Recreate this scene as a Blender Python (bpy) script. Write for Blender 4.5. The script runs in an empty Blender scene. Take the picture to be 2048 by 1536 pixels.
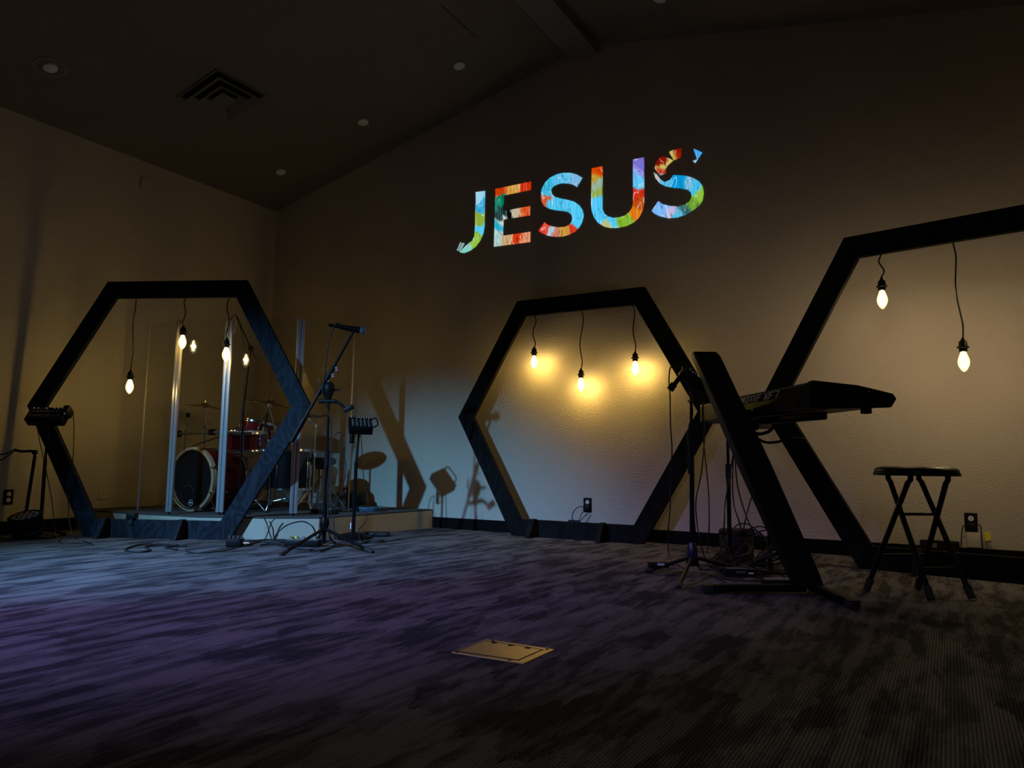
import bpy, bmesh, math, random
from mathutils import Vector, Matrix, noise
random.seed(7)
PI = math.pi
SC = bpy.context.scene
COL = SC.collection
V = Vector

# ------------------------------------------------------------------ camera
cam = bpy.data.objects.new('camera', bpy.data.cameras.new('camera'))
COL.objects.link(cam)
FPX, YAW, PITCH, ROLL = 1478.119, -0.533864, 0.106479, -0.011820
CAM = V((6.5103, -5.6810, 0.61))
f_ = V((math.sin(YAW)*math.cos(PITCH), math.cos(YAW)*math.cos(PITCH), math.sin(PITCH)))
r_ = V((math.cos(YAW), -math.sin(YAW), 0))
u_ = r_.cross(f_)
r2 = r_*math.cos(ROLL)-u_*math.sin(ROLL)
u2 = u_*math.cos(ROLL)+r_*math.sin(ROLL)
M = Matrix((r2, u2, -f_)).transposed().to_4x4()
M.translation = CAM
cam.matrix_world = M
cam.data.sensor_fit = 'HORIZONTAL'
cam.data.sensor_width = 36.0
cam.data.lens = 36.0*FPX/2048.0
cam.data.clip_start = 0.02
SC.camera = cam

# ------------------------------------------------------------------ world, exposure, stage light
SC.view_settings.view_transform = 'Standard'
SC.view_settings.look = 'None'
SC.view_settings.gamma = 1.0
SC.view_settings.use_curve_mapping = False
SC.view_settings.exposure = 0.0
w = bpy.data.worlds.new('world'); SC.world = w; w.use_nodes = True
w.node_tree.nodes['Background'].inputs[0].default_value = (0.5, 0.45, 0.4, 1)
w.node_tree.nodes['Background'].inputs[1].default_value = 0.002

def lamp(name, kind, loc, power, color, target=None, parent=None, **kw):
    l = bpy.data.lights.new(name, kind); l.energy = power; l.color = color
    for k, v in kw.items(): setattr(l, k, v)
    o = bpy.data.objects.new(name, l); COL.objects.link(o); o.location = loc
    if target is not None:
        o.rotation_euler = (V(target)-V(loc)).to_track_quat('-Z', 'Y').to_euler()
    if parent is not None:
        o.parent = parent; o.matrix_parent_inverse = Matrix.Translation(-parent.location)
    return o

BULB_POWER = 4.0
BULB_COLOR = (1.0, 0.64, 0.13)
lamp('cool_stage_light', 'SPOT', (2.4, -6.9, 3.25), 1850, (0.20, 0.56, 1.0), (2.35, -2.1, 0),
     spot_size=math.radians(41), spot_blend=1.0, shadow_soft_size=0.05)
lamp('violet_stage_light', 'SPOT', (2.2, -7.0, 3.3), 900, (0.38, 0.32, 1.0), (3.3, -3.5, 0),
     spot_size=math.radians(52), spot_blend=1.0, shadow_soft_size=0.05)
lamp('fill_light', 'SPOT', (6.6, -8.4, 2.9), 75, (1.0, 0.93, 0.90), (6.2, -2.4, 0),  # added fill from behind the camera for the right side; no known lamp there
     spot_size=math.radians(58), spot_blend=1.0, shadow_soft_size=0.3)
def filament_profile(l):
    """the socket above each bulb keeps most of its light from going up"""
    l.use_nodes = True; nt = l.node_tree; e = nt.nodes['Emission']
    tc = nt.nodes.new('ShaderNodeTexCoord'); sp = nt.nodes.new('ShaderNodeSeparateXYZ')
    nt.links.new(tc.outputs['Normal'], sp.inputs[0])
    mr = nt.nodes.new('ShaderNodeMapRange'); mr.interpolation_type = 'SMOOTHSTEP'
    mr.inputs[1].default_value = -0.15; mr.inputs[2].default_value = 0.98
    mr.inputs[3].default_value = 1.0; mr.inputs[4].default_value = 0.12
    nt.links.new(sp.outputs[2], mr.inputs[0]); nt.links.new(mr.outputs[0], e.inputs[1])

# ------------------------------------------------------------------ materials
def nodes(name):
    m = bpy.data.materials.new(name); m.use_nodes = True
    nt = m.node_tree; b = nt.nodes['Principled BSDF']
    return m, nt, b
def mat(name, col, rough=0.5, metal=0.0, bump=0, scale=200, var=0.0, vscale=8, spec=0.5):
    m, nt, b = nodes(name)
    b.inputs['Base Color'].default_value = (*col, 1); b.inputs['Roughness'].default_value = rough
    b.inputs['Metallic'].default_value = metal; b.inputs['Specular IOR Level'].default_value = spec
    tc = nt.nodes.new('ShaderNodeTexCoord')
    n = nt.nodes.new('ShaderNodeTexNoise'); n.inputs['Scale'].default_value = vscale
    nt.links.new(tc.outputs['Object'], n.inputs['Vector'])
    v = var or 0.12
    mr = nt.nodes.new('ShaderNodeMapRange'); mr.inputs[3].default_value = 1-v; mr.inputs[4].default_value = 1+v
    nt.links.new(n.outputs['Fac'], mr.inputs[0])
    mx = nt.nodes.new('ShaderNodeVectorMath'); mx.operation = 'SCALE'; mx.inputs[0].default_value = col
    nt.links.new(mr.outputs[0], mx.inputs['Scale']); nt.links.new(mx.outputs[0], b.inputs['Base Color'])
    if bump:
        n2 = nt.nodes.new('ShaderNodeTexNoise'); n2.inputs['Scale'].default_value = scale
        nt.links.new(tc.outputs['Object'], n2.inputs['Vector'])
        bp = nt.nodes.new('ShaderNodeBump'); bp.inputs['Strength'].default_value = bump; bp.inputs['Distance'].default_value = 0.01
        nt.links.new(n2.outputs['Fac'], bp.inputs['Height']); nt.links.new(bp.outputs[0], b.inputs['Normal'])
    return m
def emis(name, col, strength):
    m = bpy.data.materials.new(name); m.use_nodes = True; nt = m.node_tree; nt.nodes.clear()
    e = nt.nodes.new('ShaderNodeEmission'); e.inputs[0].default_value = (*col, 1); e.inputs[1].default_value = strength
    o = nt.nodes.new('ShaderNodeOutputMaterial'); nt.links.new(e.outputs[0], o.inputs[0])
    return m

def wall_material():
    m, nt, b = nodes('orange_peel_paint'); L = nt.links.new
    b.inputs['Roughness'].default_value = 0.75; b.inputs['Specular IOR Level'].default_value = 0.2
    tc = nt.nodes.new('ShaderNodeTexCoord')
    n = nt.nodes.new('ShaderNodeTexNoise'); n.inputs['Scale'].default_value = 0.8
    L(tc.outputs['Object'], n.inputs['Vector'])
    cr = nt.nodes.new('ShaderNodeValToRGB')
    cr.color_ramp.elements[0].color = (0.47, 0.415, 0.33, 1); cr.color_ramp.elements[1].color = (0.53, 0.47, 0.38, 1)
    L(n.outputs['Fac'], cr.inputs[0]); L(cr.outputs[0], b.inputs['Base Color'])
    n1 = nt.nodes.new('ShaderNodeTexNoise'); n1.inputs['Scale'].default_value = 75; n1.inputs['Detail'].default_value = 1.5
    L(tc.outputs['Object'], n1.inputs['Vector'])
    r = nt.nodes.new('ShaderNodeMapRange'); r.interpolation_type = 'SMOOTHSTEP'; r.inputs[1].default_value = 0.42; r.inputs[2].default_value = 0.62
    L(n1.outputs['Fac'], r.inputs[0])
    bp = nt.nodes.new('ShaderNodeBump'); bp.inputs['Strength'].default_value = 0.35; bp.inputs['Distance'].default_value = 0.003
    L(r.outputs[0], bp.inputs['Height']); L(bp.outputs[0], b.inputs['Normal'])
    return m
def carpet_material():
    m, nt, b = nodes('streaked_carpet'); L = nt.links.new
    N = lambda t: nt.nodes.new('ShaderNode'+t)
    b.inputs['Roughness'].default_value = 1.0; b.inputs['Specular IOR Level'].default_value = 0.05
    tc = N('TexCoord')
    def mp(sx, sy, ox=0):
        q = N('Mapping'); q.inputs['Scale'].default_value = (sx, sy, 1); q.inputs['Location'].default_value = (ox, 0, 0)
        L(tc.outputs['Object'], q.inputs[0]); return q
    # jagged streaks running away from the camera, along the ribs
    q1 = mp(15, 2.4); n1 = N('TexNoise'); n1.inputs['Scale'].default_value = 1; n1.inputs['Detail'].default_value = 4; n1.inputs['Roughness'].default_value = 0.65; L(q1.outputs[0], n1.inputs['Vector'])
    q2 = mp(3.4, 1.9, 5); 
    nd = N('TexNoise'); nd.inputs['Scale'].default_value = 2.5; nd.inputs['Detail'].default_value = 3; L(q1.outputs[0], nd.inputs['Vector'])
    ad = N('VectorMath'); ad.operation = 'MULTIPLY_ADD'; ad.inputs[1].default_value = (0.25, 0.35, 0)
    L(nd.outputs['Color'], ad.inputs[0]); L(q2.outputs[0], ad.inputs[2])
    vo = N('TexVoronoi'); vo.voronoi_dimensions = '2D'; vo.distance = 'CHEBYCHEV'; vo.inputs['Scale'].default_value = 2.3; vo.inputs['Randomness'].default_value = 0.9
    L(ad.outputs[0], vo.inputs['Vector'])
    sp = N('SeparateColor'); L(vo.outputs['Color'], sp.inputs[0])
    s1 = N('MapRange'); s1.interpolation_type = 'SMOOTHSTEP'; s1.inputs[1].default_value = 0.40; s1.inputs[2].default_value = 0.60; L(n1.outputs['Fac'], s1.inputs[0])
    mx = N('Math'); mx.operation = 'MULTIPLY_ADD'; mx.inputs[1].default_value = 0.52; L(sp.outputs[0], mx.inputs[0])
    m2 = N('Math'); m2.operation = 'MULTIPLY'; m2.inputs[1].default_value = 0.50; L(s1.outputs[0], m2.inputs[0]); L(m2.outputs[0], mx.inputs[2])
    cr = N('ValToRGB'); e = cr.color_ramp.elements
    e[0].position = 0.22; e[0].color = (0.060, 0.057, 0.060, 1); e[1].position = 0.80; e[1].color = (0.21, 0.20, 0.195, 1)
    L(mx.outputs[0], cr.inputs[0])
    # loop ribs
    wv = N('TexWave'); wv.wave_type = 'BANDS'; wv.bands_direction = 'X'; wv.inputs['Scale'].default_value = 36; wv.inputs['Distortion'].default_value = 1.2
    wv.inputs['Detail'].default_value = 2; wv.inputs['Detail Scale'].default_value = 2.5
    L(tc.outputs['Object'], wv.inputs['Vector'])
    fi = N('TexNoise'); fi.inputs['Scale'].default_value = 260; L(tc.outputs['Object'], fi.inputs['Vector'])
    rr = N('MapRange'); rr.inputs[3].default_value = 0.45; rr.inputs[4].default_value = 1.2; L(wv.outputs['Fac'], rr.inputs[0])
    fr = N('MapRange'); fr.inputs[1].default_value = 0.3; fr.inputs[2].default_value = 0.7; fr.inputs[3].default_value = 0.7; fr.inputs[4].default_value = 1.3; L(fi.outputs['Fac'], fr.inputs[0])
    mm = N('Math'); mm.operation = 'MULTIPLY'; L(rr.outputs[0], mm.inputs[0]); L(fr.outputs[0], mm.inputs[1])
    sc = N('VectorMath'); sc.operation = 'SCALE'; L(cr.outputs[0], sc.inputs[0]); L(mm.outputs[0], sc.inputs['Scale'])
    L(sc.outputs[0], b.inputs['Base Color'])
    bp = N('Bump'); bp.inputs['Strength'].default_value = 0.8; bp.inputs['Distance'].default_value = 0.004
    L(wv.outputs['Fac'], bp.inputs['Height']); L(bp.outputs[0], b.inputs['Normal'])
    return m
def wood_material(name, c0, c1, rough=0.55):
    m, nt, b = nodes(name); L = nt.links.new
    b.inputs['Roughness'].default_value = rough; b.inputs['Specular IOR Level'].default_value = 0.15
    tc = nt.nodes.new('ShaderNodeTexCoord'); mp = nt.nodes.new('ShaderNodeMapping')
    mp.inputs['Scale'].default_value = (3, 3, 1.5); L(tc.outputs['Object'], mp.inputs[0])
    n = nt.nodes.new('ShaderNodeTexNoise'); n.inputs['Scale'].default_value = 1.6; n.inputs['Distortion'].default_value = 1.0; L(mp.outputs[0], n.inputs['Vector'])
    wv = nt.nodes.new('ShaderNodeMath'); wv.operation = 'MULTIPLY'; wv.inputs[1].default_value = 13; L(n.outputs['Fac'], wv.inputs[0])
    fr = nt.nodes.new('ShaderNodeMath'); fr.operation = 'PINGPONG'; fr.inputs[1].default_value = 1; L(wv.outputs[0], fr.inputs[0])
    cr = nt.nodes.new('ShaderNodeValToRGB'); cr.color_ramp.elements[0].color = (*c0, 1); cr.color_ramp.elements[1].color = (*c1, 1)
    cr.color_ramp.elements[0].position = 0.1; cr.color_ramp.elements[1].position = 1.0
    L(fr.outputs[0], cr.inputs[0]); L(cr.outputs[0], b.inputs['Base Color'])
    return m
def acrylic_material():
    m = bpy.data.materials.new('clear_acrylic'); m.use_nodes = True; nt = m.node_tree; nt.nodes.clear(); L = nt.links.new
    t = nt.nodes.new('ShaderNodeBsdfTransparent'); t.inputs[0].default_value = (0.97, 0.98, 0.98, 1)
    g = nt.nodes.new('ShaderNodeBsdfGlossy'); g.inputs['Roughness'].default_value = 0.0
    lw = nt.nodes.new('ShaderNodeLayerWeight'); pw = nt.nodes.new('ShaderNodeMath'); pw.operation = 'POWER'; pw.inputs[1].default_value = 5
    L(lw.outputs['Facing'], pw.inputs[0]); f = nt.nodes.new('ShaderNodeMath'); f.operation = 'MULTIPLY_ADD'; f.inputs[1].default_value = 0.95; f.inputs[2].default_value = 0.04; L(pw.outputs[0], f.inputs[0])
    tc = nt.nodes.new('ShaderNodeTexCoord'); n = nt.nodes.new('ShaderNodeTexNoise'); n.inputs['Scale'].default_value = 3
    L(tc.outputs['Object'], n.inputs['Vector'])
    mr = nt.nodes.new('ShaderNodeMapRange'); mr.inputs[3].default_value = 0.9; mr.inputs[4].default_value = 1.0
    L(n.outputs['Fac'], mr.inputs[0]); mu = nt.nodes.new('ShaderNodeMath'); mu.operation = 'MULTIPLY'
    L(f.outputs[0], mu.inputs[0]); L(mr.outputs[0], mu.inputs[1])
    x = nt.nodes.new('ShaderNodeMixShader'); L(mu.outputs[0], x.inputs[0]); L(t.outputs[0], x.inputs[1]); L(g.outputs[0], x.inputs[2])
    o = nt.nodes.new('ShaderNodeOutputMaterial'); L(x.outputs[0], o.inputs[0])
    return m
def bulb_material():
    m = bpy.data.materials.new('lit_bulb_glass'); m.use_nodes = True; nt = m.node_tree; nt.nodes.clear(); L = nt.links.new
    t = nt.nodes.new('ShaderNodeBsdfTransparent')
    e = nt.nodes.new('ShaderNodeEmission'); e.inputs[0].default_value = (1.0, 0.72, 0.38, 1)
    tc = nt.nodes.new('ShaderNodeTexCoord'); gr = nt.nodes.new('ShaderNodeTexNoise'); gr.inputs['Scale'].default_value = 30
    L(tc.outputs['Object'], gr.inputs['Vector'])
    mr = nt.nodes.new('ShaderNodeMapRange'); mr.inputs[3].default_value = 0.6; mr.inputs[4].default_value = 1.0
    L(gr.outputs['Fac'], mr.inputs[0]); L(mr.outputs[0], e.inputs[1])
    a = nt.nodes.new('ShaderNodeAddShader'); L(t.outputs[0], a.inputs[0]); L(e.outputs[0], a.inputs[1])
    o = nt.nodes.new('ShaderNodeOutputMaterial'); L(a.outputs[0], o.inputs[0])
    m.cycles.emission_sampling = 'NONE'
    return m

M_WALL = wall_material(); M_CARPET = carpet_material()
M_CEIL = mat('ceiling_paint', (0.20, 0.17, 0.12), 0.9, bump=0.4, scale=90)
M_BEAM = mat('beam_paint', (0.22, 0.19, 0.15), 0.8)
M_BASE = mat('vinyl_base', (0.006, 0.0055, 0.005), 0.8, spec=0.05)
M_DGREY = mat('dark_grey_plastic', (0.015, 0.015, 0.016), 0.6, spec=0.2)
M_HEX = wood_material('black_stained_wood', (0.006, 0.007, 0.011), (0.018, 0.020, 0.030), 0.7)
M_HEXB = wood_material('black_stained_wood_warm', (0.004, 0.0038, 0.0035), (0.010, 0.009, 0.008), 0.8)
M_BLK = mat('black_plastic', (0.005, 0.005, 0.0055), 0.5, spec=0.18)
M_BLKM = mat('black_powder_coat', (0.004, 0.004, 0.0045), 0.4, spec=0.12)
M_RUB = mat('black_rubber', (0.010, 0.010, 0.010), 0.7)
M_CORD = mat('black_cord', (0.012, 0.010, 0.010), 0.6)
M_CHR = mat('chrome', (0.75, 0.75, 0.76), 0.12, 1.0, var=0.03)
M_ALU = mat('aluminium', (0.62, 0.60, 0.60), 0.35, 1.0, var=0.05)
M_ALUF = mat('satin_post', (0.40, 0.38, 0.38), 0.35, 0.4, var=0.05)
M_RED = mat('red_lacquer', (0.11, 0.003, 0.006), 0.18)
M_HEAD = mat('black_drum_head', (0.006, 0.006, 0.007), 0.5, spec=0.2)
M_COAT = mat('coated_drum_head', (0.35, 0.38, 0.36), 0.5)
M_HOOP = mat('maple_hoop', (0.42, 0.30, 0.18), 0.35, var=0.2)
M_BRZ = mat('cymbal_bronze', (0.28, 0.20, 0.10), 0.3, 0.9, var=0.2, vscale=20)
M_RISER = mat('tan_paint', (0.42, 0.36, 0.27), 0.7)
M_RTOP = mat('dark_riser_carpet', (0.05, 0.047, 0.045), 1.0, bump=0.5, scale=150)
M_BRASS = mat('brushed_brass', (0.50, 0.38, 0.17), 0.45, 0.75, var=0.12, vscale=14)
M_PLATE = mat('brown_cover_plate', (0.007, 0.006, 0.005), 0.6, spec=0.1)
M_WHT = mat('white_plastic', (0.75, 0.74, 0.70), 0.4)
M_GREY = mat('grey_plastic', (0.16, 0.16, 0.16), 0.5)
M_YEL = mat('yellow_tag', (0.8, 0.75, 0.05), 0.5)
M_BLUE = mat('blue_vinyl', (0.05, 0.16, 0.24), 0.4)
M_TANP = mat('tan_plate', (0.50, 0.44, 0.34), 0.5)
M_TRIM = mat('light_trim_ring', (0.6, 0.57, 0.5), 0.5)
M_LENS = mat('frosted_lens', (0.85, 0.82, 0.75), 0.5)
M_VENT = mat('vent_enamel', (0.25, 0.22, 0.17), 0.6)
M_VOID = mat('dark_slot', (0.004, 0.004, 0.004), 0.9)
M_PRINT = mat('white_print', (0.6, 0.6, 0.65), 0.5)
M_ACR = acrylic_material(); M_BULB = bulb_material()
M_FIL = emis('filament', (1.0, 0.80, 0.50), 25)
M_FIL.cycles.emission_sampling = 'NONE'
M_LED = emis('indicator_led', (0.75, 0.8, 1.0), 0.5)

# ------------------------------------------------------------------ mesh helpers
class MB:
    def __init__(s): s.bm = bmesh.new()
    def box(s, c, size, mx=None, bev=0.0):
        g = bmesh.ops.create_cube(s.bm, size=1)['verts']
        T = Matrix.Diagonal((*size, 1)); T = (mx.to_4x4() if mx else Matrix()) @ T
        T = Matrix.Translation(c) @ T
        bmesh.ops.transform(s.bm, matrix=T, verts=g)
        if bev:
            es = list({e for v in g for e in v.link_edges})
            bmesh.ops.bevel(s.bm, geom=es, offset=bev, segments=2, affect='EDGES', profile=0.5)
        return s
    def cyl(s, a, b, r1, r2=None, seg=20, caps=True):
        a, b = V(a), V(b); d = b-a
        if r2 is None: r2 = r1
        g = bmesh.ops.create_cone(s.bm, cap_ends=caps, segments=seg, radius1=r1, radius2=r2, depth=d.length)['verts']
        T = Matrix.Translation((a+b)/2) @ d.to_track_quat('Z', 'Y').to_matrix().to_4x4()
        bmesh.ops.transform(s.bm, matrix=T, verts=g); return s
    def tube(s, pts, r, seg=8, smooth=0):
        pts = [V(p) for p in pts]
        if smooth: pts = spline(pts, smooth)
        rings = []; up = V((0.13, 0.2, 0.97)); n = len(pts); prev = None
        for i, p in enumerate(pts):
            d = (pts[min(i+1, n-1)]-pts[max(i-1, 0)])
            if d.length < 1e-9: d = V((0, 0, 1))
            d.normalize()
            x = (prev - d*prev.dot(d)) if prev is not None else up.cross(d)
            if x.length < 1e-4: x = V((1, 0, 0)).cross(d)
            x.normalize(); prev = x; y = d.cross(x)
            rings.append([s.bm.verts.new(p+(x*math.cos(2*PI*k/seg)+y*math.sin(2*PI*k/seg))*r) for k in range(seg)])
        for i in range(n-1):
            for k in range(seg):
                s.bm.faces.new((rings[i][k], rings[i][(k+1) % seg], rings[i+1][(k+1) % seg], rings[i+1][k]))
        s.bm.faces.new(rings[0][::-1]); s.bm.faces.new(rings[-1]); return s
    def lathe(s, prof, o, axis=(0, 0, 1), seg=32):
        q = V(axis).to_track_quat('Z', 'Y'); o = V(o); rings = []
        for rr, z in prof:
            if rr < 1e-6: rings.append([s.bm.verts.new(o+q @ V((0, 0, z)))])
            else: rings.append([s.bm.verts.new(o+q @ V((rr*math.cos(2*PI*k/seg), rr*math.sin(2*PI*k/seg), z))) for k in range(seg)])
        for A, B in zip(rings, rings[1:]):
            for k in range(seg):
                k2 = (k+1) % seg
                if len(A) == 1 and len(B) == 1: break
                if len(A) == 1: s.bm.faces.new((A[0], B[k2], B[k]))
                elif len(B) == 1: s.bm.faces.new((A[k], A[k2], B[0]))
                else: s.bm.faces.new((A[k], A[k2], B[k2], B[k]))
        return s
    def prism(s, poly, d):
        d = V(d); a = [s.bm.verts.new(V(p)) for p in poly]; b = [s.bm.verts.new(V(p)+d) for p in poly]
        n = len(a); s.bm.faces.new(a); s.bm.faces.new(b[::-1])
        for i in range(n): s.bm.faces.new((a[i], b[i], b[(i+1) % n], a[(i+1) % n]))
        return s
    def build(s, name, m, parent=None, smooth=None, bevel=0, structure=False):
        bmesh.ops.recalc_face_normals(s.bm, faces=s.bm.faces)
        me = bpy.data.meshes.new(name); s.bm.to_mesh(me); s.bm.free()
        o = bpy.data.objects.new(name, me); COL.objects.link(o); me.materials.append(m)
        # origin at the mesh's own base
        if me.vertices and parent is None:
            xs = [v.co for v in me.vertices]
            c = V((sum(v.x for v in xs)/len(xs), sum(v.y for v in xs)/len(xs), min(v.z for v in xs)))
            if not structure:
                me.transform(Matrix.Translation(-c)); o.location = c
        if parent is not None:
            root = parent
            off = V(parent.location)
            while root.parent: root = root.parent; off += root.location if not root.parent else V()
            o.parent = parent
            o.matrix_parent_inverse = Matrix.Translation(-world_loc(parent))
        if smooth is not None: shade(me, smooth)
        if bevel:
            md = o.modifiers.new('bevel', 'BEVEL'); md.width = bevel; md.segments = 2; md.limit_method = 'ANGLE'
        if structure: o['kind'] = 'structure'
        return o
def world_loc(o):
    return o['_w'] if False else (V(o.location) if o.parent is None else V((0, 0, 0)))
def shade(me, ang):
    bm = bmesh.new(); bm.from_mesh(me)
    for f in bm.faces: f.smooth = True
    for e in bm.edges:
        if len(e.link_faces) == 2 and e.calc_face_angle(0) > math.radians(ang): e.smooth = False
    bm.to_mesh(me); bm.free()
def spline(pts, n):
    out = []; P = [pts[0]]+list(pts)+[pts[-1]]
    for i in range(1, len(P)-2):
        a, b, c, d = P[i-1], P[i], P[i+1], P[i+2]
        for k in range(n):
            t = k/n
            out.append(0.5*((2*b)+(c-a)*t+(2*a-5*b+4*c-d)*t*t+(3*b-a-3*c+d)*t**3))
    out.append(V(pts[-1])); return out
def thing(name, label, cat, loc=(0, 0, 0), group=None):
    o = bpy.data.objects.new(name, None); COL.objects.link(o); o.location = loc; o.empty_display_size = 0.05
    o['label'] = label; o['category'] = cat
    if group: o['group'] = group
    return o
def tag(o, label, cat, group=None, kind=None):
    o['label'] = label; o['category'] = cat
    if group: o['group'] = group
    if kind: o['kind'] = kind
    return o
def cable(key, label, r=0.0035, m=None, name='cable', cat='cable', group=None):
    pts = CAB[key] if isinstance(key, str) else key
    return tag(MB().tube(pts, r*1.25, 6, 6).build(name, m or M_CORD, smooth=60), label, cat, group)
def frame(x, y, z):
    return Matrix((V(x).normalized(), V(y).normalized(), V(z).normalized())).transposed()

LET={"J":[[[2.726,3.175],[2.833,3.167],[2.834,2.833],[2.822,2.757],[2.789,2.691],[2.741,2.641],[2.675,2.608],[2.608,2.595],[2.553,2.609],[2.602,2.651],[2.651,2.68],[2.698,2.704],[2.719,2.744],[2.725,2.836],[2.724,2.98],[2.73,3.079]],[[2.56,2.709],[2.57,2.704],[2.531,2.629],[2.519,2.634]],[[2.58,2.7],[2.59,2.697],[2.548,2.621],[2.538,2.625]],[[2.597,2.695],[2.609,2.689],[2.56,2.618],[2.553,2.62]]],"E":[[[2.947,3.165],[3.33,3.165],[3.33,3.086],[3.043,3.085],[3.042,2.934],[3.154,2.936],[3.322,2.935],[3.322,2.848],[3.158,2.852],[3.042,2.854],[3.039,2.7],[3.328,2.694],[3.327,2.599],[2.94,2.61]]],"S":[[[3.846,3.1],[3.794,3.026],[3.758,3.054],[3.708,3.075],[3.65,3.089],[3.599,3.087],[3.555,3.074],[3.537,3.047],[3.544,3.012],[3.57,2.98],[3.629,2.952],[3.701,2.927],[3.766,2.899],[3.816,2.857],[3.848,2.808],[3.858,2.758],[3.844,2.701],[3.816,2.659],[3.774,2.626],[3.717,2.608],[3.652,2.601],[3.573,2.61],[3.499,2.634],[3.447,2.663],[3.411,2.691],[3.471,2.76],[3.506,2.73],[3.557,2.706],[3.616,2.69],[3.674,2.685],[3.717,2.697],[3.742,2.724],[3.748,2.756],[3.738,2.787],[3.709,2.815],[3.659,2.833],[3.586,2.852],[3.519,2.877],[3.467,2.91],[3.44,2.956],[3.432,3.005],[3.44,3.072],[3.473,3.127],[3.525,3.165],[3.591,3.182],[3.657,3.183],[3.729,3.169],[3.794,3.14]]],"U":[[[3.934,3.17],[4.037,3.168],[4.035,2.787],[4.051,2.745],[4.085,2.714],[4.132,2.693],[4.185,2.689],[4.238,2.695],[4.28,2.72],[4.304,2.754],[4.313,2.797],[4.314,3.172],[4.414,3.17],[4.411,2.774],[4.397,2.713],[4.368,2.661],[4.323,2.625],[4.257,2.603],[4.185,2.598],[4.111,2.607],[4.051,2.629],[3.996,2.67],[3.958,2.722],[3.935,2.784],[3.928,2.858]]],"T":[[[4.835,3.156],[4.905,3.108],[4.846,3.033],[4.824,3.055],[4.862,3.061],[4.839,3.128]],[[4.629,3.172],[4.663,3.18],[4.734,3.179],[4.726,3.102],[4.669,3.093]],[[4.665,3.092],[4.613,3.125],[4.576,3.144],[4.54,3.134],[4.512,3.096],[4.505,3.056],[4.549,2.987],[4.602,2.992],[4.597,3.022],[4.612,3.056]],[[4.496,3.023],[4.518,3.006],[4.555,2.951],[4.588,2.921],[4.636,2.933],[4.663,2.968],[4.758,2.944],[4.818,2.917],[4.872,2.876],[4.903,2.828],[4.911,2.772],[4.901,2.713],[4.874,2.675],[4.82,2.642],[4.76,2.616],[4.693,2.605],[4.62,2.61],[4.546,2.639],[4.496,2.672],[4.476,2.698],[4.532,2.77],[4.571,2.737],[4.633,2.711],[4.694,2.698],[4.755,2.702],[4.798,2.725],[4.813,2.759],[4.805,2.797],[4.781,2.822],[4.733,2.841],[4.66,2.861],[4.598,2.884],[4.548,2.919],[4.511,2.97]]]}
COLS=[[2.78,3.142,150,210,235],[2.791,3.026,60,170,220],[2.768,2.915,140,170,60],[2.795,2.797,90,200,240],[2.748,2.69,140,190,60],[2.607,2.617,120,210,190],[2.573,2.658,150,190,190],[2.984,3.134,205,60,10],[3.151,3.139,210,150,60],[3.268,3.124,205,50,10],[2.986,3.049,0,130,100],[3.011,2.953,30,60,60],[3.1,2.889,12,14,16],[3.255,2.905,225,90,40],[3.178,2.897,190,180,150],[2.989,2.823,40,170,200],[2.984,2.684,170,200,200],[3.071,2.664,200,160,110],[3.196,2.659,215,60,20],[3.289,2.639,230,150,110],[3.021,2.874,200,210,200],[3.787,3.095,120,180,225],[3.642,3.149,90,190,235],[3.495,3.096,60,180,220],[3.474,2.95,200,90,50],[3.571,2.919,70,190,235],[3.787,2.802,80,200,245],[3.802,2.694,80,200,245],[3.469,2.706,225,60,40],[3.572,2.65,200,120,100],[3.528,2.67,160,210,230],[3.659,2.637,205,150,60],[3.767,2.634,215,60,40],[3.983,3.123,215,70,10],[3.955,3.076,190,160,60],[3.983,2.992,150,180,170],[3.983,2.959,150,170,70],[3.969,2.876,80,200,250],[3.996,2.715,80,200,250],[4.132,2.655,80,200,250],[4.091,2.629,190,190,120],[4.238,2.663,130,180,50],[4.33,2.712,225,120,20],[4.343,2.786,190,80,20],[4.35,2.86,205,50,30],[4.37,2.946,90,200,245],[4.364,3.036,150,150,230],[4.384,3.134,120,110,205],[4.331,3.004,100,190,240],[4.7,3.145,150,30,10],[4.657,3.129,200,190,90],[4.575,3.108,140,25,10],[4.587,3.049,205,195,100],[4.574,3.008,190,50,20],[4.517,2.981,190,190,190],[4.611,2.907,90,190,235],[4.697,2.909,15,150,215],[4.806,2.889,120,190,225],[4.853,2.831,70,190,240],[4.876,2.754,140,190,60],[4.815,2.704,110,160,50],[4.755,2.665,50,100,100],[4.645,2.659,190,180,225],[4.559,2.699,120,180,245],[4.706,2.619,90,190,230],[4.869,3.109,60,160,235],[4.844,3.047,220,240,240]]
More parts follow.
